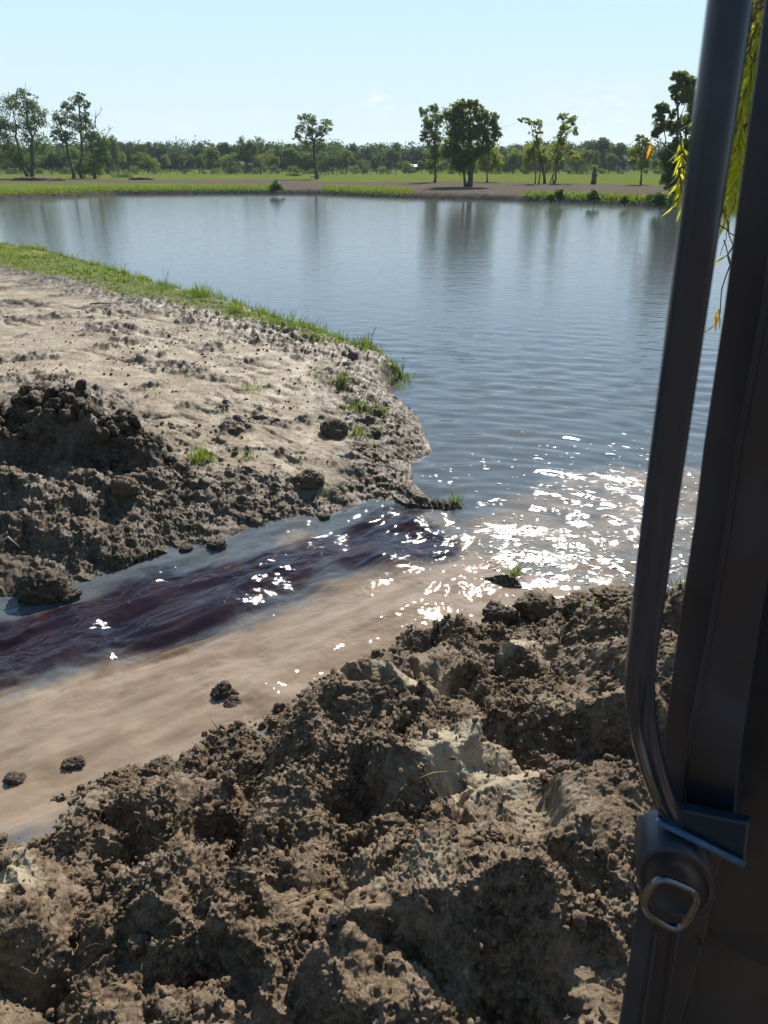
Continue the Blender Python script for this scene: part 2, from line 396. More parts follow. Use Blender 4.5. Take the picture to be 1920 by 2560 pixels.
# ------------------------------------------------------------------ plan outlines (from the shore seen in the photograph)
back = up([(-900, 470), (-500, 490), (-200, 512), (-60, 524), (0, 534), (60, 546), (130, 562), (200, 583), (260, 603), (330, 624), (400, 645), (470, 662), (530, 678),
           (600, 705), (690, 735), (780, 766), (840, 790), (870, 803)], .12)
front = up([(845, 832), (852, 856), (880, 880), (905, 905), (922, 940), (935, 972), (890, 1000), (893, 1040), (925, 1075), (985, 1082), (1000, 1092), (960, 1100), (900, 1092), (850, 1085),
            (790, 1098), (735, 1113), (700, 1130), (640, 1138), (580, 1158), (520, 1163), (470, 1183), (400, 1190), (330, 1215), (260, 1245), (180, 1275), (80, 1305),
            (0, 1322), (-200, 1400), (-600, 1600)], .03)
LEFT = back + front + [(-30., 2.0), (-60., 10.), (-60., 60.)]
RIGHT = up([(-400, 1730), (-100, 1765), (20, 1772), (62, 1806), (92, 1790), (102, 1758), (112, 1712), (180, 1690), (250, 1652), (310, 1642), (370, 1622), (430, 1582), (490, 1545), (540, 1550), (560, 1530),
            (640, 1492), (690, 1467), (750, 1440), (790, 1422), (840, 1402), (850, 1374), (900, 1362), (960, 1337), (1000, 1334), (1060, 1356), (1140, 1344), (1152, 1312),
            (1230, 1312), (1300, 1302), (1360, 1287), (1470, 1268), (1560, 1256), (1700, 1240), (1900, 1215), (2300, 1160), (2900, 1060)], .06) + [(40., 14.), (60., -40.), (-60., -40.), (-30., -4.)]
FAR = up([(-1500, 438), (-600, 434), (-200, 431), (0, 430), (250, 420.5), (500, 418.5), (690, 419.5), (900, 428), (1100, 433), (1300, 440), (1430, 447), (1480, 450), (1600, 456), (1720, 462), (2100, 480), (2600, 500)], 0.) \
      + [(90., 30.), (200., 30.), (3000., -100.), (4000., 6000.), (-4000., 6000.), (-3000., -100.), (-200., 60.)]
ISLE = up([(1045, 1245), (1070, 1238), (1100, 1242), (1130, 1254), (1132, 1262), (1095, 1262), (1060, 1254)], .05)
SAND = up([(-300, 560), (0, 585), (150, 625), (300, 660), (420, 700), (600, 745), (690, 785), (700, 850), (730, 930), (740, 985), (680, 1012), (560, 1002), (440, 985), (360, 965), (330, 900), (280, 850), (150, 835), (0, 850), (-300, 870)], .45)
TRACKS = [up(q, .45) for q in ([(370, 960), (430, 890), (520, 828), (650, 775)], [(440, 985), (520, 900), (620, 840), (720, 800)], [(620, 1000), (600, 930), (560, 880), (520, 850)], [(0, 655), (200, 672), (420, 712), (700, 775)], [(0, 700), (200, 705), (400, 745), (560, 800)], [(0, 770), (180, 760), (330, 790)])]
GRASSP = up([(-400, 480), (-60, 520), (0, 530), (130, 556), (200, 577), (330, 618), (470, 656), (600, 698), (700, 735), (780, 764), (700, 752), (600, 726), (500, 700), (400, 672), (260, 648), (200, 625), (130, 606), (0, 584), (-400, 555)], .36)
PALE = [up(q, .35) for q in ([(810, 1500), (900, 1480), (1010, 1490), (1000, 1530), (920, 1550), (850, 1540)], [(640, 1490), (690, 1485), (760, 1500), (740, 1525), (670, 1530)],
        [(1060, 1390), (1150, 1375), (1200, 1390), (1150, 1410), (1080, 1405)], [(0, 1880), (60, 1890), (120, 1930), (100, 1980), (0, 2010)], [(880, 1640), (1080, 1610), (1170, 1680), (1160, 1750), (1000, 1760), (900, 1700)])]
DIRT = [up(q, .75) for q in ([(-300, 385), (40, 387), (250, 388), (620, 387), (700, 393), (690, 419), (600, 419), (590, 398), (250, 395), (-300, 395)],
        [(600, 392), (900, 392), (1000, 391), (1440, 400), (1700, 408), (2000, 420), (2000, 440), (1430, 430), (1130, 425), (900, 421), (880, 402), (700, 398), (640, 420), (590, 420)])]
heap_c = [(P(a*K, b*K, .4)[:2], rx, ry, h) for a, b, rx, ry, h in (
    (60, 975, .85, .75, .46), (150, 985, .75, .60, .48), (235, 990, .50, .5, .42), (-60, 985, .9, .8, .42), (-200, 1000, 1.2, .9, .5), (300, 1000, .35, .4, .16), (100, 1060, 1.3, .5, .10), (130, 1130, .7, .3, .12), (280, 1140, .5, .25, .12), (30, 1060, .5, .4, .16))]

def on(m, x, y, f, dflt=0.):
    o = np.full(x.shape, dflt, np.float32)
    if m.any(): o[m] = f(x[m], y[m])
    return o
def base_height(x, y):
    r_ = np.hypot(x, y)
    def sub(poly, m, dflt):
        o = np.full(x.shape, dflt, np.float32)
        if m.any(): o[m] = sdf(poly, x[m], y[m])
        return o
    dl = sub(LEFT, (r_ < 75) & (x < 3), -20.); dr = sub(RIGHT, (y < 16) & (r_ < 75), -20.); df = sub(FAR, r_ > 40, -20.)
    di = sub(ISLE, (r_ < 8.5) & (r_ > 5), -20.)
    df[r_ > 4000] = 500
    wob = on(r_ < 70, x, y, lambda a, b: fbm(a*1.3, b*1.3, 3.3, 3))
    wl = .28 + 1.25*sstep(13., 8., y)
    zl = np.where(dl > 0, .02 + .45*(1 - np.exp(-np.maximum(dl, 0)/wl*1.6)) + .05*wob, np.maximum(-.9, dl*.7))
    zr = np.where(dr > 0, .03 + .48*(1 - np.exp(-np.maximum(dr, 0)/.95)) + .10*wob, np.maximum(-.9, dr*.8))
    zf = np.where(df > 0, .05 + .55*(1 - np.exp(-np.maximum(df, 0)/.5)) + .12*sstep(1, 12, df) + .06*on(df > 0, x, y, lambda a, b: fbm(a*.2, b*.2, 1.1, 3)), np.maximum(-.9, df*.6))
    zi = np.where(di > 0, .03 + .15*sstep(0, .14, di), np.maximum(-.9, di*.8)) + on(di > -.3, x, y, lambda a, b: .06*fbm(a*9, b*9, 2., 3))
    heap = np.zeros_like(x)
    hm_ = (r_ < 14) & (x < 0) & (y > 3); hx, hy = x[hm_], y[hm_]; hh = np.zeros_like(hx); hn = .42*fbm(hx*2.6, hy*2.6, 5.5, 4) if hm_.any() else 0
    for (cx, cy), rx, ry, h in heap_c:
        q = np.sqrt(((hx-cx)/rx)**2 + ((hy-cy)/ry)**2) + hn
        hh = np.maximum(hh, h*(1 - sstep(.45, 1.0, q)))
    heap[hm_] = hh
    zl = zl + np.where(dl > 0, heap, 0)
    z = np.maximum(np.maximum(zl, zr), np.maximum(zf, zi))
    return z, dl, dr, df, di, heap

def polar_grid(rs, th):
    A, B = np.meshgrid(rs, th, indexing='ij')
    return (np.sin(B)*A).astype(np.float32), (np.cos(B)*A).astype(np.float32)
def radii(r0, segs):
    out = [r0]; r = r0
    for r1, f in segs:
        while r < r1: r += f(r); out.append(r)
    return np.array(out)
def quads(nr, nc, wrap=False):
    i = np.arange(nr-1)[:, None]; j = np.arange(nc-1)[None, :]
    a = i*nc + j
    return np.stack([a, a+1, a+nc+1, a+nc], -1).reshape(-1, 4)
def angles(step, core, grow=1.12):
    t = list(np.arange(-core, core, step)); s = step; e = t[-1]
    right = []
    while e + s < math.pi: s = min(s*grow, .12); e += s; right.append(min(e, math.pi))
    if right[-1] < math.pi: right.append(math.pi)
    left = [-v for v in right][::-1]; left[0] = -math.pi
    return np.array(left + t + right)

# ------------------------------------------------------------------ the ground: one sheet to the horizon, mud near the camera, field far off
QUAL = 1.0
rs = radii(.35, [(1.25, lambda r: .05), (4.6, lambda r: .0058), (10, lambda r: .0025*r-.0035), (24, lambda r: .0035*r-.005), (60, lambda r: .006*r), (130, lambda r: .35), (400, lambda r: .03*r), (6000, lambda r: .15*r)])
th = angles(.00155, R(42.5))
def block_height(x, y, z, dl, dr, heap, rr, nearv, mudv):
    """broken blocks of clay at two sizes"""
    w1, w2 = pn(x*3, y*3, 1.0), pn(x*11, y*11, 4.0); w3, w4 = pn(x*3, y*3, 7.0), pn(x*11, y*11, 8.0)
    gx = x + .16*w1 + .02*w2; gy = y + .16*w3 + .02*w4
    big = clods(gx, gy, .66, 3, steep=3.6, tilt=1.3, hv=1.1); mid = clods(x + .10*w1 + .03*w2 + 3, y + .10*w3 + .03*w4, .24, 40, steep=2.6, tilt=1.0, hv=.8)
    hp = sstep(.05, .3, heap); cl_ = mudv*sstep(0, .9, dl)*sstep(30, 12, rr)
    return nearv*sstep(0, .7, dr)*(.66*.36*(big + .5)) + nearv*sstep(-.1, .25, dr)*(.24*.34*(mid + .35)) + cl_*((.3 + .9*hp)*.66*.24*(big + .35) + (.30 + .25*hp)*.24*(mid + .35))
X, Y = polar_grid(rs, th); nr, nc = X.shape
RR = np.repeat(rs[:, None], nc, 1)
lim = int(np.searchsorted(rs, 12.)); cc_ = np.where(np.abs(th) < R(75))[0]
x = X[:lim][:, cc_[::2]].ravel(); y = Y[:lim][:, cc_[::2]].ravel(); z, dl, dr, df, di, heap = base_height(x, y); rr = np.hypot(x, y)
g = (z > -.25); zz = np.full(len(x), -.25, np.float32)
zz[g] = z[g] + block_height(x[g], y[g], z[g], dl[g], dr[g], heap[g], rr[g], (dr[g] > -.4).astype(np.float32), (dl[g] > -.4).astype(np.float32)*.7)
Z = zz.reshape(lim, -1); r0 = rs[:lim]; dr0 = np.diff(r0)
for jj in range(Z.shape[1]):
    zc = Z[:, jj]; ds = np.sqrt(dr0**2 + (.8*np.diff(zc))**2)/dr0; wv = (zc[1:] > -.2)
    ds = np.where(wv, ds, .25); S = np.r_[0, np.cumsum(ds)]; rn = np.interp(np.linspace(0, S[-1], lim), S, r0)
    RR[:lim, cc_[2*jj]] = rn
    if jj: RR[:lim, cc_[2*jj-1]] = .5*(rn + RR[:lim, cc_[2*jj-2]])
e0, e1 = cc_[0], cc_[::2][-1]
RR[:lim, :e0] = RR[:lim, e0:e0+1]; RR[:lim, e1+1:] = RR[:lim, e1:e1+1]
A0 = th[None, :]; X = (np.sin(A0)*RR).astype(np.float32); Y = (np.cos(A0)*RR).astype(np.float32)
x = X.ravel(); y = Y.ravel()
z, dl, dr, df, di, heap = base_height(x, y)
Q = quads(nr, nc)
keep = (z[Q].max(axis=1) > -.22)
Q = Q[keep]; used = np.unique(Q); remap = np.full(len(x), -1, np.int64); remap[used] = np.arange(len(used)); Q = remap[Q]
x, y, z, dl, dr, df, di, heap = (a[used] for a in (x, y, z, dl, dr, df, di, heap))
rr = np.hypot(x, y)
nearm = rr < 62
nz1 = on(nearm, x, y, lambda a, b: fbm(a*1.1, b*1.1, 9.1, 4)); nz2 = on(nearm, x, y, lambda a, b: fbm(a*4.5, b*4.5, 2.2, 4))
sand = np.clip(sstep(-.35, .35, on(nearm, x, y, lambda a, b: sdf(SAND, a, b), -9.) + .5*nz1 + .25*nz2), 0, 1) * (heap < .04) * (dl > 0)
sand = sand * (1 - .9*sstep(.08, .26, on(nearm, x, y, lambda a, b: fbm(a*.9, b*1.6, 4.4, 4))))
sand = sand * (1 - .85*on(nearm & (y > 8), x, y, lambda a, b: sstep(-1.3, -.1, sdf(GRASSP, a, b) + .9*fbm(a*.9, b*.9, 12., 3))))
trk = np.zeros(len(x), np.float32); tm_ = (rr < 32) & (dl > 0)
for q in TRACKS:
    dd = dist(q, x[tm_], y[tm_], closed=False) + .05*pn(x[tm_]*2, y[tm_]*2, 3.)
    trk[tm_] = np.maximum(trk[tm_], sstep(.26, .10, np.abs(dd))*(.55 + .45*np.sign(np.sin((x[tm_]*.8 + y[tm_])*16))))
trk *= (heap < .05)
sand0 = sand.copy(); sand = sand * (1 - .6*trk*sstep(-.3, .2, nz1))
near = (dr > -.4).astype(np.float32)
mudL = ((dl > -.4) & (rr < 60)) * (1 - sand)
rough = np.clip(near + mudL + (di > -.3), 0, 1) * sstep(60, 25, rr)
# broken blocks at three sizes
m = (rough > .005) & (rr < 45); xm, ym = x[m], y[m]
sml = clods(xm + .035*pn(xm*11, ym*11, 4.0), ym + 5 + .035*pn(xm*11, ym*11, 8.0), .10, 80, steep=2.4)
dr_, dl_, rr_, nr_, ml_ = dr[m], dl[m], rr[m], near[m], mudL[m]; cl_ = ml_*sstep(0, .9, dl_)*sstep(30, 12, rr_)
zz = block_height(xm, ym, z[m], dl_, dr_, heap[m], rr_, nr_, ml_) + nr_*sstep(-.15, .1, dr_)*.10*.30*(sml + .3)*sstep(-.1, .25, fbm(xm*1.9, ym*1.9, 31., 2))
ridge = billow(xm*2.2 + .6*pn(xm*2, ym*2, 2.), ym*7., 3., 3)
zz = zz + ml_*sstep(-.1, .2, dl_)*.10*.42*(sml + .3) + cl_*.03*ridge
z[m] += zz
z = z - .035*trk*sstep(0, .6, dl) + sand*(.02*on(sand > .01, x, y, lambda a, b: fbm(a*1.5, b*3, 6.1, 3)) + .006*nz2)
far_r = sstep(50, 70, rr)*(df > 0)
z = z + far_r*.05*on(far_r > 0, x, y, lambda a, b: fbm(a*.8, b*.8, 7.7, 4))
lmask = (df > -1)*(rr > 50)
z = z + sstep(3., .2, np.abs(df-.6))*.16*on(lmask > 0, x, y, lambda a, b: fbm(a*1.4, b*1.4, 2.7, 4))
V = np.stack([x, y, z], 1).astype(np.float64)
# normal displacement for crumbs and overhangs
def vnormals(V, Q):
    a = V[Q[:, 2]] - V[Q[:, 0]]; b = V[Q[:, 3]] - V[Q[:, 1]]; n = np.cross(a, b)
    out = np.zeros_like(V)
    for k in range(4):
        for c in range(3): out[:, c] += np.bincount(Q[:, k], n[:, c], len(V))
    out /= np.linalg.norm(out, axis=1)[:, None] + 1e-12
    out[out[:, 2] < 0] *= -1
    return out
nrm = vnormals(V, Q)
det = rough * sstep(22, 9, rr); idx = np.where(det > .01)[0]
a, b, c = (V[idx, k].astype(np.float32) for k in range(3))
smooth_zone = sstep(.0, .28, fbm(a*1.7, b*1.7, c*1.7 + 20, 3))          # slick cut faces between crumbly ones
pal = np.zeros(len(idx), np.float32)
for q in PALE: pal = np.maximum(pal, sstep(-.05, .08, sdf(q, a, b) + .10*pn(a*6, b*6, 1.)))
pal *= 1
cr = 1 - .75*np.maximum(smooth_zone, pal)
d = .022*fbm(a*5, b*5, c*5, 2) - .016*billow(a*9, b*9, c*9, 1)*cr + cr*(-.013*billow(a*24, b*24, c*24, 2) + .014*np.maximum(0, pn(a*42, b*42, c*42)+.05)*2 + .009*pn(a*85, b*85, c*85)) + .003*fbm(a*40, b*40, c*40, 2)
# tool scratches on the slick faces
sc_ = pn(a*6 + b*3, (b - a*.35)*75, c*6)
d = d + .006*sc_*(1-cr)
edge_soft = np.where(near[idx] > 0, sstep(-.25, .15, dr[idx]), np.maximum(sstep(-.25, .2, dl[idx]), di[idx] > -.3))
V[idx] += nrm[idx] * (d * det[idx] * (.35 + .65*edge_soft))[:, None]
sn_i = np.where((sand > .05) & (rr < 25))[0]
V[sn_i, 2] += sand[sn_i]*(.010*np.maximum(0, pn(V[sn_i, 0]*16, V[sn_i, 1]*16, 2.) - .15)*3 + .006*np.maximum(0, pn(V[sn_i, 0]*40, V[sn_i, 1]*40, 5.)-.1)*2)
# masks: sand, grass, wet, pale clay
grass = np.zeros(len(x), np.float32)
farland = (df > -.5) & (rr > 45)
gd = np.zeros(len(x), np.float32)
nzf = on(farland & (rr < 150), x, y, lambda a, b: fbm(a*.5, b*.5, 3., 3))
fl = farland & (rr < 400); dn = 1.6*fbm(x[fl]*.35, y[fl]*.35, 5., 4)
for q in DIRT: gd[fl] = np.maximum(gd[fl], sstep(-1.0, 1.0, sdf(q, x[fl], y[fl]) + dn))
azs = np.arctan2(x, y); fringe = farland*sstep(2.6, 1.6, df + .8*nzf)*sstep(AZ(1110), AZ(1150), azs)
gd *= 1 - fringe
grass[farland] = (1 - gd)[farland]
grass = np.where(farland, grass*sstep(.25, .8, df + .3*on(farland, x, y, lambda a, b: fbm(a, b, 1., 3))), grass)
bk = on(nearm, x, y, lambda a, b: dist(back, a, b, closed=False), 99.)
gl = on(nearm & (dl > -.2), x, y, lambda a, b: sstep(-.2, .3, sdf(GRASSP, a, b) + .5*fbm(a*1.2, b*1.2, 6., 3)))
grass = np.maximum(grass, gl*.8*sstep(.1, .35, V[:, 2]))
wet = sstep(.14, .02, V[:, 2])*np.where(rr < 60, 1., .8)
wet = np.maximum(wet, .45*near*sstep(.42, .05, V[:, 2] + .25*nz2))
wet = np.maximum(wet, .75*sstep(.02, .4, heap)*(dl > 0)*sstep(-.3, .2, nz1))
wet = np.maximum(wet, .60*mudL*(dl > -.4)*(rr < 30))
wet = np.maximum(wet, .75*mudL*sstep(-.1, .25, on(nearm, x, y, lambda a, b: fbm(a*.8, b*.8, 8., 3))))
wet = np.where(farland, np.maximum(wet, .55 + .3*sstep(1.2, .2, df)), wet)
pale = np.zeros(len(x), np.float32); pale[idx] = pal*.9
pale = np.maximum(pale, .35*near*sstep(.12, .4, on(near > 0, x, y, lambda a, b: fbm(a*2.1, b*2.1, 14., 3))))
mask = np.stack([sand, grass, wet, pale], 1)
fx, fy = x[Q].mean(1), y[Q].mean(1); fr = np.hypot(fx, fy)
ch = heap[Q].mean(1) > .10; cdf = (df[Q].mean(1) > -3) & (fr > 45); cnr = (dr[Q].mean(1) > -.6) & ~cdf; cis = di[Q].mean(1) > -.3
cls = np.full(len(Q), 1); cls[cnr] = 0; cls[cdf] = 3; cls[ch & (fr < 30)] = 2; cls[cis & ~cnr & (fr < 12)] = 4
def piece(name, k):
    q = Q[cls == k]; u = np.unique(q); r = np.full(len(x), -1, np.int64); r[u] = np.arange(len(u))
    return obj(name, mesh_np(name, V[u], r[q], M['ground'], True, {'mask': mask[u]}))
setp(piece('mud_bank', 0), 'churned brown clay bank of broken clods below the cab', kind='structure')
setp(piece('sandy_bank', 1), 'pale sandy spit with dark mud edge between stream and pond', kind='structure')
setp(piece('mud_heap', 2), 'dark wet heap of dug mud piled on the edge of the pale sandy bank', 'mud heap')
setp(piece('field', 3), 'green pasture and bare dirt shore across the pond', kind='structure')
setp(piece('mud_islet', 4), 'small dark mud hump with grass standing in the foam at the stream mouth', 'mud islet')

# height lookup for things standing on the ground
_cell = {}
def build_lookup():
    s = (rr < 30)
    ix = np.floor(V[s, 0]/.04).astype(int); iy = np.floor(V[s, 1]/.04).astype(int); zz = V[s, 2]
    key = ix*100000 + iy; o = np.lexsort((zz, key)); k = key[o]; zz = zz[o]
    last = np.r_[k[1:] != k[:-1], True]
    _cell['k'] = k[last]; _cell['z'] = zz[last]
build_lookup()
def gz(px, py):
    px = np.atleast_1d(px); py = np.atleast_1d(py)
    out = np.full(len(px), np.nan)
    for dx, dy in ((0, 0), (1, 0), (-1, 0), (0, 1), (0, -1), (2, 0), (-2, 0), (0, 2), (0, -2)):
        key = (np.floor(px/.04).astype(int)+dx)*100000 + np.floor(py/.04).astype(int)+dy
        p = np.clip(np.searchsorted(_cell['k'], key), 0, len(_cell['k'])-1); ok = (_cell['k'][p] == key) & np.isnan(out)
        out[ok] = _cell['z'][p[ok]]
    bz = base_height(px.astype(np.float32), py.astype(np.float32))[0]
    return np.where(np.isnan(out), bz, out)
def on_ground(px, py, k=K, z0=.4):
    zz = z0
    for _ in range(6):
        p = P(px*k, py*k, zz); zz = .5*zz + .5*max(0., float(gz(p[0], p[1])[0]))
    p = P(px*k, py*k, zz); return np.array([p[0], p[1], max(0., float(gz(p[0], p[1])[0]))])

# ------------------------------------------------------------------ water
DARKP = up([(-500, 1480), (0, 1345), (200, 1295), (420, 1235), (620, 1175), (880, 1098), (1040, 1160), (1010, 1175), (900, 1215), (740, 1265), (560, 1325), (440, 1370), (250, 1435), (120, 1485), (0, 1530), (-500, 1700)], 0)
TANP = up([(-400, 1640), (0, 1500), (300, 1420), (600, 1315), (800, 1255), (1000, 1185), (1100, 1195), (1180, 1230), (1230, 1290), (1150, 1350), (1000, 1420), (600, 1600), (0, 1850), (-400, 1900)], 0)
MOUTH = P(1090*K, 1175*K)[:2]
TURB = [(P(a*K, b*K)[:2], s) for a, b, s in ((950, 1140, .40), (1080, 1165, .55), (1150, 1130, .6), (1250, 1090, .7), (1350, 1060, .8), (1080, 1215, .45), (880, 1225, .30), (780, 1290, .22), (960, 1290, .28), (650, 1185, .30), (1250, 1200, .7), (1400, 1130, .9), (1560, 1080, 1.1), (1500, 1200, .9), (1200, 1270, .5))]
rs = radii(2.7, [(10, lambda r: .0016*r), (18, lambda r: .0035*r), (40, lambda r: .008*r), (140, lambda r: .05*r)])
th = angles(.0017, R(33), 1.3)
X, Y = polar_grid(rs, th); nr, nc = X.shape; x = X.ravel(); y = Y.ravel(); rr = np.hypot(x, y)
Q = quads(nr, nc); bh_ = on(rr < 60, x, y, lambda a, b: base_height(a, b)[0], -1.); Q = Q[bh_[Q].min(axis=1) < .16]; us_ = np.unique(Q); rm_ = np.full(len(x), -1, np.int64); rm_[us_] = np.arange(len(us_)); Q = rm_[Q]; x, y, rr = x[us_], y[us_], rr[us_]
dmx, dmy = x - MOUTH[0], y - MOUTH[1]; dm = np.hypot(dmx, dmy)
tb = np.zeros_like(x)
for (cx, cy), s in TURB: tb = np.maximum(tb, np.exp(-((x-cx)**2 + (y-cy)**2)/(s*s)))
tb = np.clip(tb*(.85 + .6*fbm(x*2, y*2, 3., 3)), 0, 1)
fd = np.array(P(900*K, 1110*K)[:2]) - np.array(P(0, 1430*K)[:2]); fd = fd/np.linalg.norm(fd); fn = np.array([-fd[1], fd[0]])
s_ = x*fd[0] + y*fd[1]; n_ = x*fn[0] + y*fn[1]
dk = sstep(-.30, .34, sdf(DARKP, x, y) + .62*fbm(s_*.8, n_*2.2, 2.1, 4))
tn = sstep(-.35, .45, sdf(TANP, x, y) + .45*fbm(s_*.8, n_*2.2, 6.1, 4))
tn = np.maximum(tn, .55*sstep(.05, .6, tb))
# where the stream lies: mouth line from the spit tip to the islet
m0 = np.array(P(950*K, 1090*K)[:2]); m1 = np.array(P(1090*K, 1250*K)[:2]); ml = m1 - m0; mn = np.array([ml[1], -ml[0]])/np.linalg.norm(ml)
up_ = -((x-m0[0])*mn[0] + (y-m0[1])*mn[1])
if (np.array([-3., 4.]) - m0).dot(-mn) < 0: up_ = -up_
stream = sstep(-.25, .35, up_)*(y < 9)
zw = np.zeros_like(x)
pond = 1 - stream
for k in range(16):
    lam = rng.uniform(.16, .75); an = rng.normal(0, .35); kx, ky = math.sin(an), math.cos(an)
    amp = lam*.0038
    ph = rng.uniform(0, 6.28); pm_ = (pond > .02) & (rr < 22); zw += on(pm_, x, y, lambda a, b: amp*np.sin((a*kx + b*ky)*6.283/lam + ph + 1.6*pn(a*.35+k, b*.35, 1.*k)))*sstep(22, 12, rr)*pond
for lam, amp in ((.34, .0045), (.23, .003), (.5, .0045)):
    zw += amp*np.sin(dm*6.283/lam + 1.3*pn(x*.8, y*.8, lam*9))*np.exp(-dm/4.5)*pond*sstep(.4, 1.2, dm)
q1 = fbm(s_*1.2 + .5*pn(s_, n_, 1.), n_*2.6, 8.3, 4, g=.38); q2 = 1 - 2*np.abs(pn(s_*1.2 + .8*pn(s_*2, n_*2, 3.), n_*3.0, 3.9))
zw += stream*(.036 + .044*dk)*q1*2 + stream*dk*.020*q2*sstep(-.2, .4, pn(s_*.8, n_*.9, 5.)) + stream*(1-dk)*.006*fbm(s_*4, n_*6, 1.8, 3)
spk = on(rr < 16, x, y, lambda a, b: fbm(a*17, b*19, 4.4, 2, g=.6))
zw += tb*(.009*billow(x*4, y*5, 2.5, 2) + .0034*spk)
zw += stream*(.75 + .6*dk)*.0046*spk*sstep(-.14, .26, fbm(s_*1.4, n_*2.6, 17., 3))
zw += .07*stream*sstep(0, 1.0, up_) 
V = np.stack([x, y, zw], 1)
turb = np.clip(tb*(.20 + .32*sstep(-.2, .3, fbm(x*1.6, y*2.6, 23., 3))) + .34*stream*(.45 + dk)*sstep(-.3, .3, fbm(s_*1.5, n_*3, 17., 2)) + .04, 0, 1)
mask = np.stack([dk*stream, np.clip(tn, 0, 1), turb, sstep(8, 20, rr)], 1)
setp(obj('water', mesh_np('water', V, Q, M['water'], True, {'mask': mask})), 'calm blue pond fed by a turbulent dark brown and tan stream', kind='structure')
WZ = (x, y, zw)

# foam flecks drifting out from the mouth
def foam():
    mb = MB(); pts = []
    def scatter(n, cx, cy, sx, sy, smin, smax, rot=0.):
        for _ in range(n):
            a = rng.normal(0, sx); b = rng.normal(0, sy)
            pts.append((cx + a, cy + b, rng.uniform(smin, smax)))
    for a, b, n, sx, sy in ((1075, 1190, 70, .22, .28), (1000, 1020, 22, .55, .25), (1120, 1000, 26, .8, .35), (1250, 960, 22, .7, .4), (1300, 1180, 190, .7, .5), (1400, 1080, 150, .9, .6), (1180, 1190, 80, .4, .35), (1500, 1030, 90, 1.0, .6), (1330, 1050, 90, .8, .35), (1340, 1240, 70, .5, .2), (1600, 1150, 90, .8, .6)):
        p = P(a*K, b*K); scatter(int(n*.85), p[0], p[1], sx, sy, .006, .020)
    for (px, py, s) in pts:
        if sdf(LEFT, np.array([px]), np.array([py]))[0] > -.06 or sdf(RIGHT, np.array([px]), np.array([py]))[0] > -.06: continue
        n = 12; t0 = np.arange(n)*2*math.pi/n; el = rng.uniform(.8, 1.8); s = s*(1 + 1.3*(rng.random() < .12))
        rad = s*(1 + .42*np.sin(t0*2 + rng.uniform(0, 6)) + .28*np.sin(t0*3 + rng.uniform(0, 6)) + .2*rng.normal(size=n)*.6)
        rad = np.maximum(rad, .25*s)
        tw = rng.normal(0, .5); ex0 = np.cos(t0)*rad*el; ey0 = np.sin(t0)*rad; ex = ex0*math.cos(tw) - ey0*math.sin(tw); ey = ex0*math.sin(tw) + ey0*math.cos(tw)
        hz = .026
        V = [(px + ex[i], py + ey[i], -.02) for i in range(n)] + [(px + ex[i]*.9, py + ey[i]*.9, .0) for i in range(n)] + [(px + ex[i]*.6, py + ey[i]*.6, .004) for i in range(n)] + [(px, py, .005)]
        V = np.array(V); i = np.argmin((WZ[0]-px)**2 + (WZ[1]-py)**2); V[:, 2] += WZ[2][i] + .004
        q = [[a_*n+j, a_*n+(j+1) % n, (a_+1)*n+(j+1) % n, (a_+1)*n+j] for a_ in (0, 1) for j in range(n)]
        mb.add(V, q, [[2*n+j, 2*n+(j+1) % n, 3*n] for j in range(n)])
    return mb.build('foam', M['foam'])
setp(foam(), 'white foam flecks drifting from the stream mouth into the pond', 'foam', kind='stuff')

# ------------------------------------------------------------------ clods and crumbs
def ico(sub):
    t = (1+5**.5)/2
    V = [(-1,t,0),(1,t,0),(-1,-t,0),(1,-t,0),(0,-1,t),(0,1,t),(0,-1,-t),(0,1,-t),(t,0,-1),(t,0,1),(-t,0,-1),(-t,0,1)]
    Fc = [(0,11,5),(0,5,1),(0,1,7),(0,7,10),(0,10,11),(1,5,9),(5,11,4),(11,10,2),(10,7,6),(7,1,8),(3,9,4),(3,4,2),(3,2,6),(3,6,8),(3,8,9),(4,9,5),(2,4,11),(6,2,10),(8,6,7),(9,8,1)]
    V = [np.array(v)/np.linalg.norm(v) for v in V]
    for _ in range(sub):
        c = {}; nf = []
        def m(a, b):
            k = (min(a, b), max(a, b))
            if k not in c: v = V[a]+V[b]; V.append(v/np.linalg.norm(v)); c[k] = len(V)-1
            return c[k]
        for a, b, d in Fc:
            x_, y_, z_ = m(a, b), m(b, d), m(d, a); nf += [(a, x_, z_), (b, y_, x_), (d, z_, y_), (x_, y_, z_)]
        Fc = nf
    return np.array(V), np.array(Fc)
def lump(sub, seed, rough_=1.):
    V, Fc = ico(sub); r = np.random.default_rng(seed)
    s = r.uniform(-50, 50, 3)
    for _ in range(5):                                # flattened facets
        n = r.normal(size=3); n /= np.linalg.norm(n); dd = V @ n; lim = r.uniform(.62, .9)
        V = V - np.maximum(0, dd - lim)[:, None]*n
    nn = V/np.linalg.norm(V, axis=1)[:, None]
    d = .28*pn(*(V*1.3 + s).T) + .20*rough_*billow(*(V*3 + s).T, 2)
    if sub >= 3: d = d + .11*rough_*billow(*(V*8 + s).T, 2)
    if sub >= 4: d = d + .06*rough_*pn(*(V*18 + s).T)
    return V + nn*d[:, None], Fc
crumb0 = [lump(1, k) for k in range(10)]; crumb1 = [lump(2, 100+k) for k in range(10)]; crumb2 = [lump(3, 200+k, 2.0) for k in range(10)]
def rotm(r):
    q = r.normal(size=4); q /= np.linalg.norm(q); a, b, c, d = q
    return np.array([[1-2*(c*c+d*d), 2*(b*c-a*d), 2*(b*d+a*c)], [2*(b*c+a*d), 1-2*(b*b+d*d), 2*(c*d-a*b)], [2*(b*d-a*c), 2*(c*d+a*b), 1-2*(b*b+c*c)]])
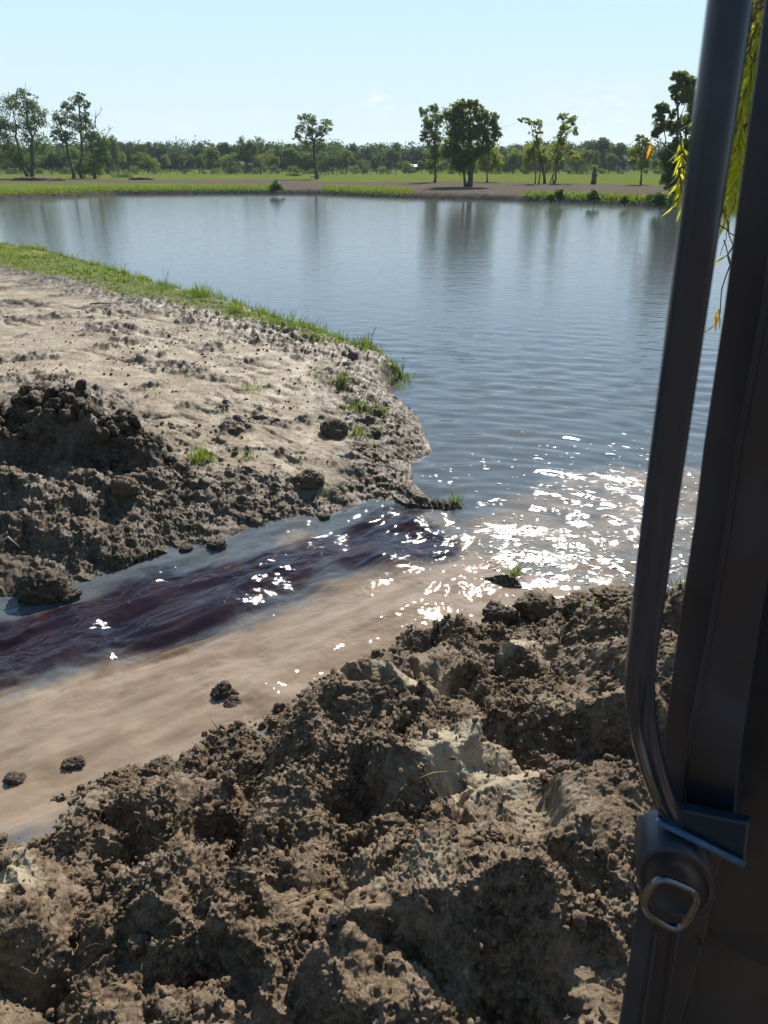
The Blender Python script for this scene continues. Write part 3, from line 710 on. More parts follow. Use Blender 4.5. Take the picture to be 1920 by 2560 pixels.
def crumbs(name, px, py, sizes, mat_, fine):
    zz = gz(px, py); mb = MB(); src = (crumb0, crumb1, crumb2)[int(fine)]
    ok = zz > -.02; px, py, zz, sizes = px[ok], py[ok], zz[ok], np.asarray(sizes)[ok]; pick = rng.integers(10, size=len(px))
    for k in range(10):
        m = np.where(pick == k)[0]; V, Fc = src[k]; n = len(m)
        if not n: continue
        rot = np.stack([rotm(rng) for _ in range(40)])[rng.integers(40, size=n)]
        W = np.einsum('nij,nvj->nvi', rot, V[None]*rng.uniform(.45, 1.5, (n, 1, 3)))*sizes[m][:, None, None] + np.stack([px[m], py[m], zz[m] + sizes[m]*.2], 1)[:, None, :]
        mb.add(W.reshape(-1, 3), None, (Fc[None] + (np.arange(n)*len(V))[:, None, None]).reshape(-1, 3), np.repeat(rng.random(n)**2, len(V)))
    return mb.build(name, mat_)
def in_region(n, poly, ymin, ymax, xmin, xmax):
    px = rng.uniform(xmin, xmax, n); py = rng.uniform(ymin, ymax, n)
    s = sdf(poly, px, py) > .0; return px[s], py[s]
px, py = in_region(9000, RIGHT, 1.2, 6.9, -2.8, 3.6)
k = fbm(px*2.5, py*2.5, 3.7, 3) > -.08; px, py = px[k], py[k]
s = .004 + .012*rng.random(len(px))**3 + .010*(rng.random(len(px)) < .04)
setp(crumbs('mud_crumbs', px, py, s, M['clod'], True), 'small crumbs of brown clay strewn over the near bank', 'mud crumbs', kind='stuff')
px, py = in_region(12000, LEFT, 5.0, 17, -9, 1.2)
k = (fbm(px*1.2, py*1.2, 3.7, 3) > .06) | (rng.random(len(px)) < .10); px, py = px[k], py[k]
s = .005 + .022*rng.random(len(px))**5
setp(crumbs('mud_crumbs', px, py, s, M['clod'], False), 'dark crumbs of mud scattered over the pale sandy bank', 'mud crumbs', kind='stuff')

px, py = in_region(620, RIGHT, 1.5, 6.6, -2.6, 3.4)
setp(crumbs('mud_lumps', px, py, .010 + .020*rng.random(len(px))**2, M['clod'], 2), 'angular torn lumps of clay lying over the near bank', 'mud lumps', kind='stuff')
hx_ = np.concatenate([c[0] + rng.normal(0, rx*.5, 170) for c, rx, ry, h in heap_c[:6]]); hy_ = np.concatenate([c[1] + rng.normal(0, ry*.5, 170) for c, rx, ry, h in heap_c[:6]])
setp(crumbs('heap_lumps', hx_, hy_, .012 + .045*rng.random(len(hx_))**4, M['wetclod'], 2), 'dark lumps of mud clinging to the heap', 'mud lumps', kind='stuff')
CLODS = [  # displayed px x, y, size, squash, wet, label
    (1075, 1338, .115, .9, 1, 'dark crumbly clod standing alone in the shallow water off the near bank'),
    (486, 1505, .075, .9, 1, 'wet pointed clod poking up from the tan water beside the near bank'),
    (505, 1522, .060, .6, 1, 'low wet lump on the right flank of the pointed clod in the tan water'),
    (563, 1497, .028, .7, 1, 'tiny dark pebble of mud in the tan water left of the near bank edge'),
    (95, 1290, .17, .9, 1, 'large dark rounded clod at the foot of the muddy slope in the stream edge'),
    (150, 1290, .08, .6, 1, 'small wet clod right of the large dark one at the stream edge'),
    (718, 935, .145, .8, 0, 'lone brown clod sitting on the pale sand near the grass'),
    (470, 1183, .075, .7, 1, 'wet clod in the stream close under the muddy slope'),
    (403, 1190, .05, .7, 1, 'small black clod at the upstream edge of the muddy slope'),
    (700, 1122, .05, .8, 1, 'small dark clod at the tip of the mud where the stream bends'),
    (160, 1655, .055, .6, 1, 'flat wet scrap of mud awash in the tan shallows by the near bank'),
    (35, 1690, .055, .55, 1, 'low shiny mud scrap at the lower left of the tan shallows'),
    (118, 1595, .03, .7, 1, 'tiny dark lump in the tan shallows behind the flat scraps'),
    (1165, 1322, .15, .8, 0, 'rough brown clod at the corner of the near bank beside the foam'),
    (1250, 1315, .13, .7, 0, 'broad crumbly clod on the crest of the near bank before the foam'),
    (1330, 1300, .16, .7, 0, 'big crumbly clod on the bank crest just left of the grab handle'),
    (270, 1060, .12, .8, 0, 'dark clod fallen from the right foot of the mud heap'),
    (668, 1045, .12, .9, 0, 'dark upright clod on the muddy slope below the sand'),
]
for i, (a, b, s, sq, wet_, lab) in enumerate(CLODS):
    p = on_ground(a, b, z0=.1) if wet_ == 0 else P(a*K, b*K, .04)
    if wet_: p = np.array([p[0], p[1], .05])
    V, Fc = lump(4, 300+i, 1.3)
    me = mesh_np('mud_clod', (V @ rotm(np.random.default_rng(i)).T)*s*np.array([1.1, .9, sq]), Fc, M['wetclod' if wet_ else 'clod'])
    setp(obj('mud_clod', me, loc=tuple(p + np.array([0, 0, s*sq*.3]))), lab, 'mud clod', 'loose clods of mud')

# ------------------------------------------------------------------ grass, straw, weeds
def blades(mb, px, py, pz, h, wd, lean=.5, seg=3):
    n = len(px)
    if not n: return
    a = rng.uniform(0, 6.283, n); d = np.stack([np.cos(a), np.sin(a), 0*a], 1); s = np.stack([-d[:, 1], d[:, 0], 0*a], 1)
    hh = np.asarray(h)*rng.uniform(.6, 1.15, n); ln = lean*rng.uniform(.2, 1.3, n)*hh; o = np.stack([px, py, pz], 1); rows = []
    for k in range(seg):
        t = k/seg; c = o + d*(ln*t*t)[:, None]; c[:, 2] += hh*(t - .25*t*t*lean) - .01
        w_ = wd*(1 - .55*t); rows += [c - s*w_, c + s*w_]
    c = o + d*ln[:, None]; c[:, 2] += hh*(1 - .25*lean); rows.append(c)
    V = np.stack(rows, 1).reshape(-1, 3); m = 2*seg+1; b0 = (np.arange(n)*m)[:, None]
    q = np.concatenate([b0 + np.array([2*k, 2*k+1, 2*k+3, 2*k+2]) for k in range(seg-1)]); t = b0 + np.array([2*seg-2, 2*seg-1, 2*seg])
    mb.add(V, q, t, np.repeat(rng.random(n), m))
def tuft(mb, c, n, r, h, wd, lean=.7):
    a = rng.normal(0, r, n); b = rng.normal(0, r, n)
    px, py = c[0]+a, c[1]+b; pz = gz(px, py) if np.hypot(c[0], c[1]) < 30 else np.full(n, c[2])
    blades(mb, px, py, np.maximum(pz, -.02), np.full(n, h)*np.exp(-(a*a+b*b)/(3*r*r)), wd, lean)
# edge grass along the back of the sandy bank
mb = MB(); gp = np.array(GRASSP)
n_ = 60000; a_ = rng.uniform(gp[:, 0].min(), gp[:, 0].max(), n_*4); b_ = gp[:, 1].min() + (gp[:, 1].max()-gp[:, 1].min())*rng.random(n_*4)**1.5
sd = sdf(GRASSP, a_, b_); ok = (sd > -.05) & (a_ > -26) & (b_ < 42); a_, b_ = a_[ok], b_[ok]
cl = fbm(a_*1.5, b_*1.5, 4., 3); ok = cl + .55*rng.random(len(a_)) > .08; a_, b_, cl = a_[ok][:n_], b_[ok][:n_], cl[ok][:n_]
r_ = np.hypot(a_, b_); hgt = (.05 + .13*np.clip(pn(a_*.8, b_*.8, 2.) + .35, 0, 1) + .08*np.clip(cl, 0, 1))*rng.uniform(.5, 1.2, len(a_))
w0 = r_ > 22
for g in (w0, ~w0): blades(mb, a_[g], b_[g], np.maximum(gz(a_[g], b_[g]), .0), hgt[g], .013 if g is w0 else .007, .8, 2)
t_ = rng.random(9000)**.55; cs = np.r_[0, np.cumsum(np.linalg.norm(np.diff(np.array(back), axis=0), axis=1))]
for _ in range(60):
    tc_ = cs[4] + (cs[-1]-cs[4])*rng.random()**.7; n1_ = int(rng.integers(25, 110)); sp_ = rng.uniform(.06, .22)
    cx_ = np.interp(tc_, cs, np.array(back)[:, 0]) + rng.normal(0, sp_, n1_); cy_ = np.interp(tc_, cs, np.array(back)[:, 1]) - .1 - abs(rng.normal(0, .35)) + rng.normal(0, sp_, n1_)
    blades(mb, cx_, cy_, np.maximum(gz(cx_, cy_), .02), rng.uniform(.4, 1.1, n1_)*rng.uniform(.12, .42), .008, rng.uniform(.4, .9))
tt = cs[3] + (cs[-1]-cs[3])*t_
ex_ = np.interp(tt, cs, np.array(back)[:, 0]) + rng.normal(0, .12, 9000); ey_ = np.interp(tt, cs, np.array(back)[:, 1]) - abs(rng.normal(0, .2, 9000))
blades(mb, ex_, ey_, np.maximum(gz(ex_, ey_), .02), (.08 + .30*np.clip(pn(tt*.9, tt*0, 5.) + .1, 0, 1))*rng.uniform(.4, 1.1, 9000), .007, .8)
setp(mb.build('grass', M['grass']), 'green grass fringe along the back edge of the sandy bank', 'grass', kind='stuff')
TUFTS = [  # disp x, y, n, spread, height, label
    (435, 995, 110, .11, .20, 'bright grass tuft between the mud heap and the pale sand'),
    (440, 645, 150, .22, .42, 'tall wispy grass clump with seed heads on the far edge of the sandy bank'),
    (350, 628, 130, .25, .26, 'dense rounded green tuft left of the tall wispy clump on the bank edge'),
    (510, 672, 70, .16, .24, 'leafy green tuft right of the tall wispy clump on the bank edge'),
    (590, 705, 80, .14, .24, 'spiky green tuft over the dark soil where the bank edge steps down'),
    (545, 838, 70, .14, .13, 'low grass tuft on open pale sand mid bank'),
    (740, 830, 110, .18, .16, 'grass tuft on the dark soil band, upper of the patch near the point'),
    (770, 885, 110, .17, .16, 'broad grass tuft over a small dark hollow near the point'),
    (775, 935, 60, .10, .15, 'grass tuft just right of the lone clod on the sand'),
    (820, 885, 70, .12, .13, 'grass tuft nearest the water on the shoulder of the point'),
    (690, 812, 60, .14, .10, 'thin grass tuft on the dark ridge before the point'),
    (805, 760, 70, .09, .22, 'upright grass tuft at the outer corner of the bank'),
    (860, 800, 60, .09, .12, 'sparse grass at the waterline of the outer corner'),
    (535, 985, 35, .07, .10, 'small bright sprout on the lip of the sand above the dark mud'),
    (985, 1083, 60, .06, .12, 'grass clump on the wet tip of the spit at the stream mouth'),
    (700, 1062, 30, .10, .07, 'thin grass on the muddy slope near the stream bend'),
    (1112, 1240, 60, .05, .14, 'grass sprouting from the mud islet in the foam'),
    (1160, 1278, 30, .05, .10, 'few blades trailing in the foam right of the islet'),
    (1468, 1280, 60, .08, .20, 'grass blades on the bank crest seen between the bars'),
    (1265, 1300, 16, .06, .10, 'few short blades on the crest of the near bank'),
    (255, 745, 60, .22, .07, 'flat pale green patch left of the sand centre'),
    (350, 760, 60, .25, .06, 'flat pale green patch right of its twin in the sand'),
]
for a, b, n, r, h, lab in TUFTS:
    mb = MB(); p = on_ground(a, b, z0=.3) if h != .14 else on_ground(a, b, z0=.05)
    tuft(mb, p, int(n*1.1), r*.9, h*1.35, .0055, 1.2 if h < .2 else .6)
    if r >= .2 and h < .1: setp(mb.build('grass_patch', M['grass']), lab, 'grass', kind='stuff')
    else: t_ = thing('grass_tuft', lab, 'grass tuft', (0, 0, 0), 'grass tufts on the banks'); t_.location = tuple(p); o_ = mb.build('leaves', M['grass'], t_); o_.location = tuple(-p)
# weed with small leaves at the outer corner
def weed(a, b, h, lab):
    p = on_ground(a, b, z0=.3); t = thing('weed', lab, 'weed', tuple(p), 'slender weeds at the bank edge')
    st = MB(); lf = MB()
    for k in range(4):
        an = rng.uniform(0, 6.28); ln = rng.uniform(.05, .2)*h*2
        pts = [np.array([math.cos(an)*ln*u*u, math.sin(an)*ln*u*u, h*rng.uniform(.98, 1.)*u*(1-.08*k)]) for u in np.linspace(0, 1, 7)]
        st.tube(pts, np.linspace(.004, .0015, 7), 5)
        for q in pts[2:]:
            for _ in range(3):
                d = rng.normal(size=3); d /= np.linalg.norm(d); s = np.cross(d, [0, 0, 1.]); s /= np.linalg.norm(s)+1e-9; l = rng.uniform(.02, .045)
                lf.add([q, q + d*l*.5 + s*l*.25, q + d*l, q + d*l*.5 - s*l*.25], [[0, 1, 2, 3]], None, rng.random())
    st.build('stem', M['grass'], t); lf.build('leaves', M['leaf_bush'], t)
weed(800, 762, .42, 'slender weed with small round leaves at the outer corner of the bank')
weed(358, 630, .60, 'tall bare seed stalk rising from the dense tuft on the bank edge')
weed(870, 805, .26, 'thin reed stems standing in the water off the outer corner')
# sparse sprigs over the sand
mb = MB(); px, py = in_region(900, SAND, 8, 20, -9, 1.)
for p in zip(px, py):
    if rng.random() < .5: tuft(mb, np.array([p[0], p[1], .4]), 6, .03, .05, .003, 1.)
setp(mb.build('sand_sprigs', M['grass']), 'tiny sparse green sprigs dotted over the sand', 'sprigs', kind='stuff')
# straw and roots on near bank
mb = MB(); px, py = in_region(700, RIGHT, 1.5, 5.8, -2.4, 3.0)
k = (fbm(px*1.6, py*1.6, 9.9, 2) > .1) | (rng.random(len(px)) < .12); px, py = px[k], py[k]; pz = gz(px, py)
for i in range(len(px)):
    l = rng.uniform(.03, .11); a = rng.uniform(0, 6.28); d = np.array([math.cos(a), math.sin(a), 0]); e = np.array([-d[1], d[0], 0])*rng.normal(0, .02)
    pts = np.array([np.array([px[i], py[i], pz[i]+.006]) + d*l*u + e*math.sin(u*4) + np.array([0, 0, rng.uniform(0, .02) + .03*rng.random()*u]) for u in np.linspace(0, 1, 5)])
    mb.tube(pts, rng.uniform(.0008, .0018), 4, False)
setp(mb.build('straw', M['straw']), 'dry straw and root bits strewn over the clods', 'straw', kind='stuff')
for pts_, r0, lab, m_ in (([(700, 1135), (706, 1120), (712, 1128)], .004, 'short dark curled root in the wet mud at the stream bend', 'twig'),
                      ([(0, 1178), (22, 1180), (45, 1190)], .014, 'pale broken stick lying on the muddy slope at the edge of view', 'dead'),
                      ([(195, 662), (225, 660), (245, 656)], .016, 'thin dark stick lying on the sand before the grass fringe', 'twig'),
                      ([(628, 1790), (660, 1776), (700, 1765)], .004, 'pale straw stalk lying across a shaded clod', 'straw'),
                      ([(905, 1688), (935, 1668), (965, 1690)], .005, 'pale forked root on top of the broad clay slab', 'straw'),
                      ([(475, 1590), (468, 1570), (462, 1556)], .0025, 'thin dark twig standing up at the edge of the tan water', 'twig'),
                      ([(622, 1960), (670, 1945), (715, 1930)], .004, 'long yellow straw lying on the near clay', 'straw')):
    mb = MB(); g = [on_ground(a, b) for a, b in pts_]
    g = [q + np.array([0, 0, .02 + (.0 if i == 0 else .015)]) for i, q in enumerate(g)]
    if 'standing' in lab: g = [g[0], g[0] + np.array([-.02, 0, .07]), g[0] + np.array([-.05, 0, .13])]
    mb.tube(g, [r0, r0, r0*.5], 6); setp(mb.build('stick', M[m_]), lab, 'stick', 'loose sticks and stalks')

# ------------------------------------------------------------------ far bank grass and bushes
FZ = .75
mb = MB(); fe = np.array(FAR[2:15]); sg = np.linalg.norm(np.diff(fe, axis=0), axis=1); cs2 = np.r_[0, np.cumsum(sg)]
t = cs2[-1]*rng.random(9000); p = np.stack([np.interp(t, cs2, fe[:, 0]), np.interp(t, cs2, fe[:, 1])], 1)
p += p/np.linalg.norm(p, axis=1)[:, None]*(.3 + abs(rng.normal(0, 3.0, len(p))))[:, None]
ok = np.ones(len(p), bool)
for q in DIRT: ok &= sdf(q, p[:, 0], p[:, 1]) < -.1
dfp = sdf(FAR, p[:, 0], p[:, 1]); ok |= (np.arctan2(p[:, 0], p[:, 1]) > AZ(1130)) & (dfp < 2.4)
p = np.repeat(p[ok], 3, axis=0) + rng.normal(0, .2, (3*ok.sum(), 2)); zz = base_height(p[:, 0].astype(np.float32), p[:, 1].astype(np.float32))[0]
blades(mb, p[:, 0], p[:, 1], zz - .02, rng.uniform(.15, .38, len(p))*(1 + .5*(np.arctan2(p[:, 0], p[:, 1]) > AZ(1130))), .035, .7, 2)
setp(mb.build('shore_grass', M['grass']), 'bright grass fringe along the far shore of the pond', 'grass', kind='stuff')

def leaf_cloud(mb, centres, radii_, n, size, clump=.28):
    """leaf faces gathered in clumps through the lobes of a crown"""
    vol = np.array([r[0]*r[1]*r[2] for r in radii_])**(2/3.); vol = vol/vol.sum()
    for c, r, f in zip(centres, radii_, vol):
        k = max(3, int(n*f/22))
        for _ in range(k):
            d = rng.normal(size=3); d /= np.linalg.norm(d); cc = np.asarray(c) + d*np.asarray(r)*(rng.random()**.45*.95)
            sz = clump*np.mean(r)*rng.uniform(.6, 1.3); tone = np.clip(rng.normal(.45, .25), 0, 1)
            m = 22; off = np.clip(rng.normal(0, 1, (m, 3)), -1.5, 1.5)*sz*np.array([.75, .75, .5]); pp = cc + off
            d1 = rng.normal(size=(m, 3)); d1 /= np.linalg.norm(d1, axis=1)[:, None]
            d2 = np.cross(d1, rng.normal(size=(m, 3))); d2 /= np.linalg.norm(d2, axis=1)[:, None]
            s = size*rng.uniform(.6, 1.3, (m, 1))
            V = np.stack([pp - d1*s, pp + d2*s*.6, pp + d1*s, pp - d2*s*.6], 1).reshape(-1, 3)
            tn_ = np.repeat(np.clip(tone + rng.normal(0, .18, m), 0, 1), 4)
            mb.add(V, np.arange(4*m).reshape(-1, 4), None, tn_)
def curve(a, b, bend, n=8):
    a, b = np.asarray(a, float), np.asarray(b, float); u = np.linspace(0, 1, n)[:, None]
    l = np.linalg.norm(b-a); mid_ = (a+b)/2 + rng.normal(0, bend*l, 3) + np.array([0, 0, .08*l])
    c = (1-u)**2*a + 2*u*(1-u)*mid_ + u*u*b
    c[1:-1] += rng.normal(0, .014*l, (n-2, 3)); return c

def tree(name, base, tr_w, lobes, leaf, label, trunks=None, n=3500, size=.16, dead=(), bushy=False, group=None, clump=.28, zb=FZ, depth=.8):
    """lobes and trunks are (x, y, rx, ry) in the coordinates of the photograph at the tree's own distance"""
    b = P(base[0], base[1], zb); D = b[1]; sc_ = D/ray(base[0], base[1])[1]/F
    t = thing(name, label, 'tree' if not bushy else 'bush', tuple(b), group)
    loc = lambda px_, py_, dy=0.: PD(px_, py_, D) - b + np.array([0, dy, 0])
    tm = MB(); cm = MB()
    n = int(n*(2.1 if n < 6000 else 2.0)); size *= 1.05; cs_, rs_ = [], []
    for (lx, ly, rx, ry) in lobes:
        dy = rng.uniform(-.6, .6)*rx*sc_*depth
        cs_.append(loc(lx, ly, dy)); rs_.append((rx*sc_, rx*sc_*depth, ry*sc_))
    roots = trunks or [(base[0], base[1], base[0], (base[1]*.55 + np.mean([l[1] for l in lobes])*.45), tr_w)]
    tops = []
    for (x0, y0, x1, y1, w0) in roots:
        p0 = loc(x0, y0); p0[2] = 0; p1 = loc(x1, y1, rng.uniform(-.3, .3)); c = curve(p0, p1, .05, 9); r0 = w0*sc_*.31
        c[0][2] = -.25
        tm.tube(c, np.linspace(r0*1.15, r0*.6, 9)*np.r_[1.35, 1.05, np.ones(7)], 9); tops.append((c, r0))
    for q, r in zip(cs_, rs_):
        # limb from nearest trunk, forking inside the lobe
        best = min(tops, key=lambda tt: np.linalg.norm(tt[0][-1][:2]-q[:2]) + .3*abs(tt[0][-1][2]-q[2]))
        c, r0 = best; j = 8 if q[2] > c[-1][2] else int(np.clip(8*q[2]/max(c[-1][2], .1)*.8, 2, 8)); l = curve(c[j], q, .10, 8)
        tm.tube(l, np.linspace(r0*.5, r0*.16, 8), 6)
        for _ in range(5):
            e = q + rng.normal(size=3)*np.array(r)*.65; k = rng.integers(4, 8)
            tm.tube(curve(l[k], e, .12, 6), np.linspace(r0*.17, r0*.05, 6), 5, False)
    leaf_cloud(cm, cs_, rs_, n, size, clump)
    tm.build('trunk', M['bark'], t); cm.build('crown', M[leaf], t)
    if dead:
        dm_ = MB()
        for (x0, y0, x1, y1) in dead:
            c = curve(loc(x0, y0), loc(x1, y1), .08, 8); dm_.tube(c, np.linspace(.09, .025, 8), 5)
            for _ in range(4):
                k = rng.integers(3, 7); e = c[k] + rng.normal(size=3)*np.array([.5, .3, .5]) + np.array([0, 0, .5]); dm_.tube(curve(c[k], e, .1, 5), np.linspace(.03, .01, 5), 4, False)
        dm_.build('dead_branch', M['dead'], t)
    return t

tree('tree', (82, 446), 13, [(20, 262, 36, 24), (50, 240, 24, 20), (85, 270, 30, 26), (100, 300, 24, 26), (60, 310, 40, 30), (10, 320, 34, 40), (30, 370, 40, 38), (90, 360, 32, 36), (-25, 300, 40, 50), (-20, 380, 36, 40), (60, 400, 38, 18)],
     'leaf_dark', 'tall broad tree with two close trunks, leftmost on the field', [(72, 446, 40, 330, 12), (80, 446, 66, 280, 13)], 5600, .17, dead=[(60, 262, 64, 205)], clump=.26)
tree('tree', (218, 446), 12, [(205, 238, 14, 10), (190, 252, 16, 16), (170, 268, 18, 18), (212, 262, 14, 14), (150, 300, 22, 22), (182, 305, 24, 26), (140, 335, 20, 18), (218, 300, 18, 20), (225, 335, 24, 26), (250, 350, 24, 22), (168, 340, 22, 20), (262, 385, 20, 26), (240, 405, 30, 28)],
     'leaf_dark', 'open leaning tree with bare dead twigs on one side, next to the broad one', [(185, 444, 155, 325, 11), (205, 446, 198, 268, 10), (238, 446, 215, 330, 10)], 4300, .16,
     dead=[(232, 330, 258, 272), (238, 320, 240, 275), (255, 355, 284, 318)], clump=.25)
tree('bush', (212, 444), 6, [(190, 420, 16, 20), (212, 415, 20, 24), (235, 425, 14, 18), (245, 415, 12, 26)], 'leaf_dark', 'dense dark thicket around the foot of the open leaning tree', None, 1500, .15, bushy=True, clump=.4)
tree('tree', (792, 447), 12, [(760, 292, 18, 8), (785, 300, 20, 12), (815, 305, 16, 12), (750, 318, 16, 12), (742, 340, 14, 12), (775, 330, 22, 14), (805, 330, 20, 14), (826, 322, 10, 7), (800, 360, 18, 14), (765, 362, 18, 12)],
     'leaf_mid', 'slender open tree with airy flat crown and debris at its foot', [(792, 447, 785, 352, 12)], 1900, .15, clump=.24)
tree('tree', (1172, 466), 20, [(1150, 262, 24, 12), (1178, 260, 20, 12), (1130, 290, 28, 22), (1165, 290, 34, 24), (1200, 285, 24, 20), (1228, 300, 22, 18), (1240, 325, 16, 20), (1150, 330, 38, 26), (1195, 330, 34, 24), (1135, 368, 34, 30), (1165, 385, 34, 28), (1205, 372, 26, 24), (1225, 350, 20, 18), (1150, 415, 28, 22)],
     'leaf_mid', 'biggest round crowned oak with thick trunk on the bare dirt shore', [(1172, 466, 1176, 372, 20), (1176, 448, 1215, 330, 9), (1165, 452, 1140, 345, 9)], 7200, .155, clump=.24)
tree('tree', (1088, 455), 10, [(1062, 282, 16, 12), (1085, 272, 14, 10), (1072, 310, 20, 20), (1095, 300, 16, 20), (1060, 342, 14, 14), (1088, 345, 22, 22), (1085, 385, 24, 24), (1080, 410, 20, 16)],
     'leaf_mid', 'narrow tree close against the left side of the biggest oak', None, 2500, .15, clump=.26)
tree('tree', (1218, 455), 7, [(1205, 385, 18, 18), (1228, 380, 20, 18), (1245, 400, 16, 18), (1212, 412, 22, 16), (1236, 420, 18, 12)],
     'leaf_yel', 'small round yellow green tree right of the biggest oak', None, 1700, .14, clump=.3)
tree('tree', (1362, 459), 9, [(1308, 300, 12, 7), (1322, 306, 12, 8), (1345, 310, 14, 12), (1350, 328, 10, 8), (1332, 330, 10, 8), (1330, 375, 20, 18), (1352, 385, 22, 20), (1345, 350, 14, 12), (1320, 400, 16, 12), (1360, 405, 16, 14)],
     'leaf_yel', 'sparse yellow green tree with bare lower stems, left of a close pair', [(1362, 459, 1345, 370, 9), (1347, 459, 1350, 400, 5), (1345, 372, 1328, 312, 4)], 1700, .14, clump=.27)
tree('tree', (1386, 458), 7, [(1408, 292, 14, 10), (1428, 300, 16, 12), (1412, 322, 18, 14), (1436, 325, 12, 12), (1405, 350, 20, 16), (1392, 375, 20, 18), (1395, 400, 18, 12), (1438, 395, 16, 10), (1425, 385, 12, 10)],
     'leaf_yel', 'sparse yellow green tree with top plume, right of a close pair', [(1386, 458, 1390, 395, 7), (1375, 458, 1392, 405, 4), (1390, 398, 1408, 320, 4)], 1800, .14, clump=.27)
tree('tree', (1603, 461), 8, [(1600, 345, 10, 10), (1612, 358, 14, 14), (1590, 380, 18, 14), (1615, 390, 18, 16), (1582, 402, 14, 12), (1605, 412, 20, 12), (1625, 372, 12, 12)],
     'leaf_yel', 'lone young yellow green tree between the stump and the tall right hand tree', None, 1500, .14, clump=.3)
tree('tree', (1712, 484), 14, [(1705, 190, 22, 12), (1722, 205, 24, 16), (1690, 225, 16, 14), (1718, 240, 24, 18), (1695, 248, 14, 10), (1660, 270, 18, 12), (1648, 290, 16, 14), (1682, 285, 14, 10), (1655, 315, 22, 14), (1645, 335, 14, 12), (1690, 320, 22, 16), (1735, 300, 26, 30), (1745, 250, 24, 30)],
     'leaf_mid', 'tall lean cottonwood beside the pond with a long side limb', [(1708, 486, 1714, 330, 13), (1714, 332, 1722, 200, 8), (1712, 336, 1662, 332, 6)], 4200, .14, clump=.28)
tree('bush', (1700, 487), 8, [(1690, 370, 24, 26), (1720, 380, 26, 30), (1668, 400, 20, 22), (1700, 420, 30, 30), (1675, 450, 20, 26), (1710, 460, 24, 24), (1745, 430, 24, 40), (1685, 478, 18, 10)],
     'leaf_dark', 'dark bushy thicket round the foot of the tall cottonwood', None, 4200, .13, bushy=True, clump=.35)
# stump
def stump():
    b = P(1483, 460, FZ); s = b[1]/F/.85; t = thing('tree_stump', 'dark broken trunk with few yellow leaves on top, standing on the dirt shore', 'stump', tuple(b))
    mb = MB(); mb.tube([(0, 0, -.2), (.05, 0, .5), (-.05, 0, 1.1), (.02, 0, 1.6), (-.1, 0, 2.1)], [.42, .36, .27, .26, .2], 9)
    mb.tube([(.0, 0, .6), (.28, 0, .95), (.36, 0, 1.25)], [.2, .16, .12], 7); mb.build('trunk', M['bark'], t)
    cm = MB(); leaf_cloud(cm, [(-.1, 0, 2.25)], [(.45, .3, .3)], 90, .09, .6); cm.build('sprouts', M['leaf_yel'], t)
stump()
# shore bushes
for (bx, by, w_, h_, zb, lab) in ((692, 482, 22, 20, .35, 'light green leafy shrub leaning over the far waterline'),
        (1400, 500, 16, 18, .45, 'grassy shrub on the far shore, left of two by the water'), (1378, 502, 12, 12, .45, 'short grassy shrub just left of the taller one on the far shore'),
        (1485, 503, 16, 18, .45, 'rounded dark green shrub on the far shore, right of two by the water'), (1562, 508, 10, 12, .45, 'small weed clump on the far shore under the young tree'),
        (1650, 516, 18, 22, .45, 'leafy bush by the water under the cottonwood'), (735, 440, 22, 5, FZ, 'low green weeds beside the debris at the slender tree'), (310, 444, 34, 6, FZ, 'long low weed patch on the edge of the dirt strip')):
    tree('bush', (bx, by), 3, [(bx-w_*.4, by-h_*.6, w_*.6, h_*.6), (bx+w_*.35, by-h_*.5, w_*.6, h_*.5), (bx, by-h_*1.0, w_*.5, h_*.55)], 'leaf_bush', lab, None, 500, .10, bushy=True, group='bushes along the far shore', clump=.4, zb=zb)
# debris pile
b = P(797, 443, FZ); t = thing('debris_pile', 'grey heap of cut branches at the foot of the slender tree', 'debris', tuple(b)); mb = MB()
for _ in range(22):
    p = rng.normal(0, 1, 3)*np.array([.8, .4, .12]) + np.array([0, 0, .2]); d = rng.normal(0, 1, 3)*np.array([.8, .5, .2]); mb.tube([p, p+d*.5+[0, 0, .08], p+d], [.07, .06, .04], 6)
mb.build('branches', M['dead'], t)
for a, b_, rx, h, lab in ((95, 451, 3.4, .5, 'low brown spoil mound left on the far field'), (350, 449, 1.8, .3, 'small dark soil pile right of the long weeds')):
    p = P(a, b_, FZ); V_, Fc = lump(4, a, 1.2); V_ = V_*np.array([rx, rx*.5, h]); setp(obj('soil_mound', mesh_np('soil_mound', V_, Fc, M['clod']), loc=tuple(p)), lab, 'soil mound', 'spoil mounds on the far field')

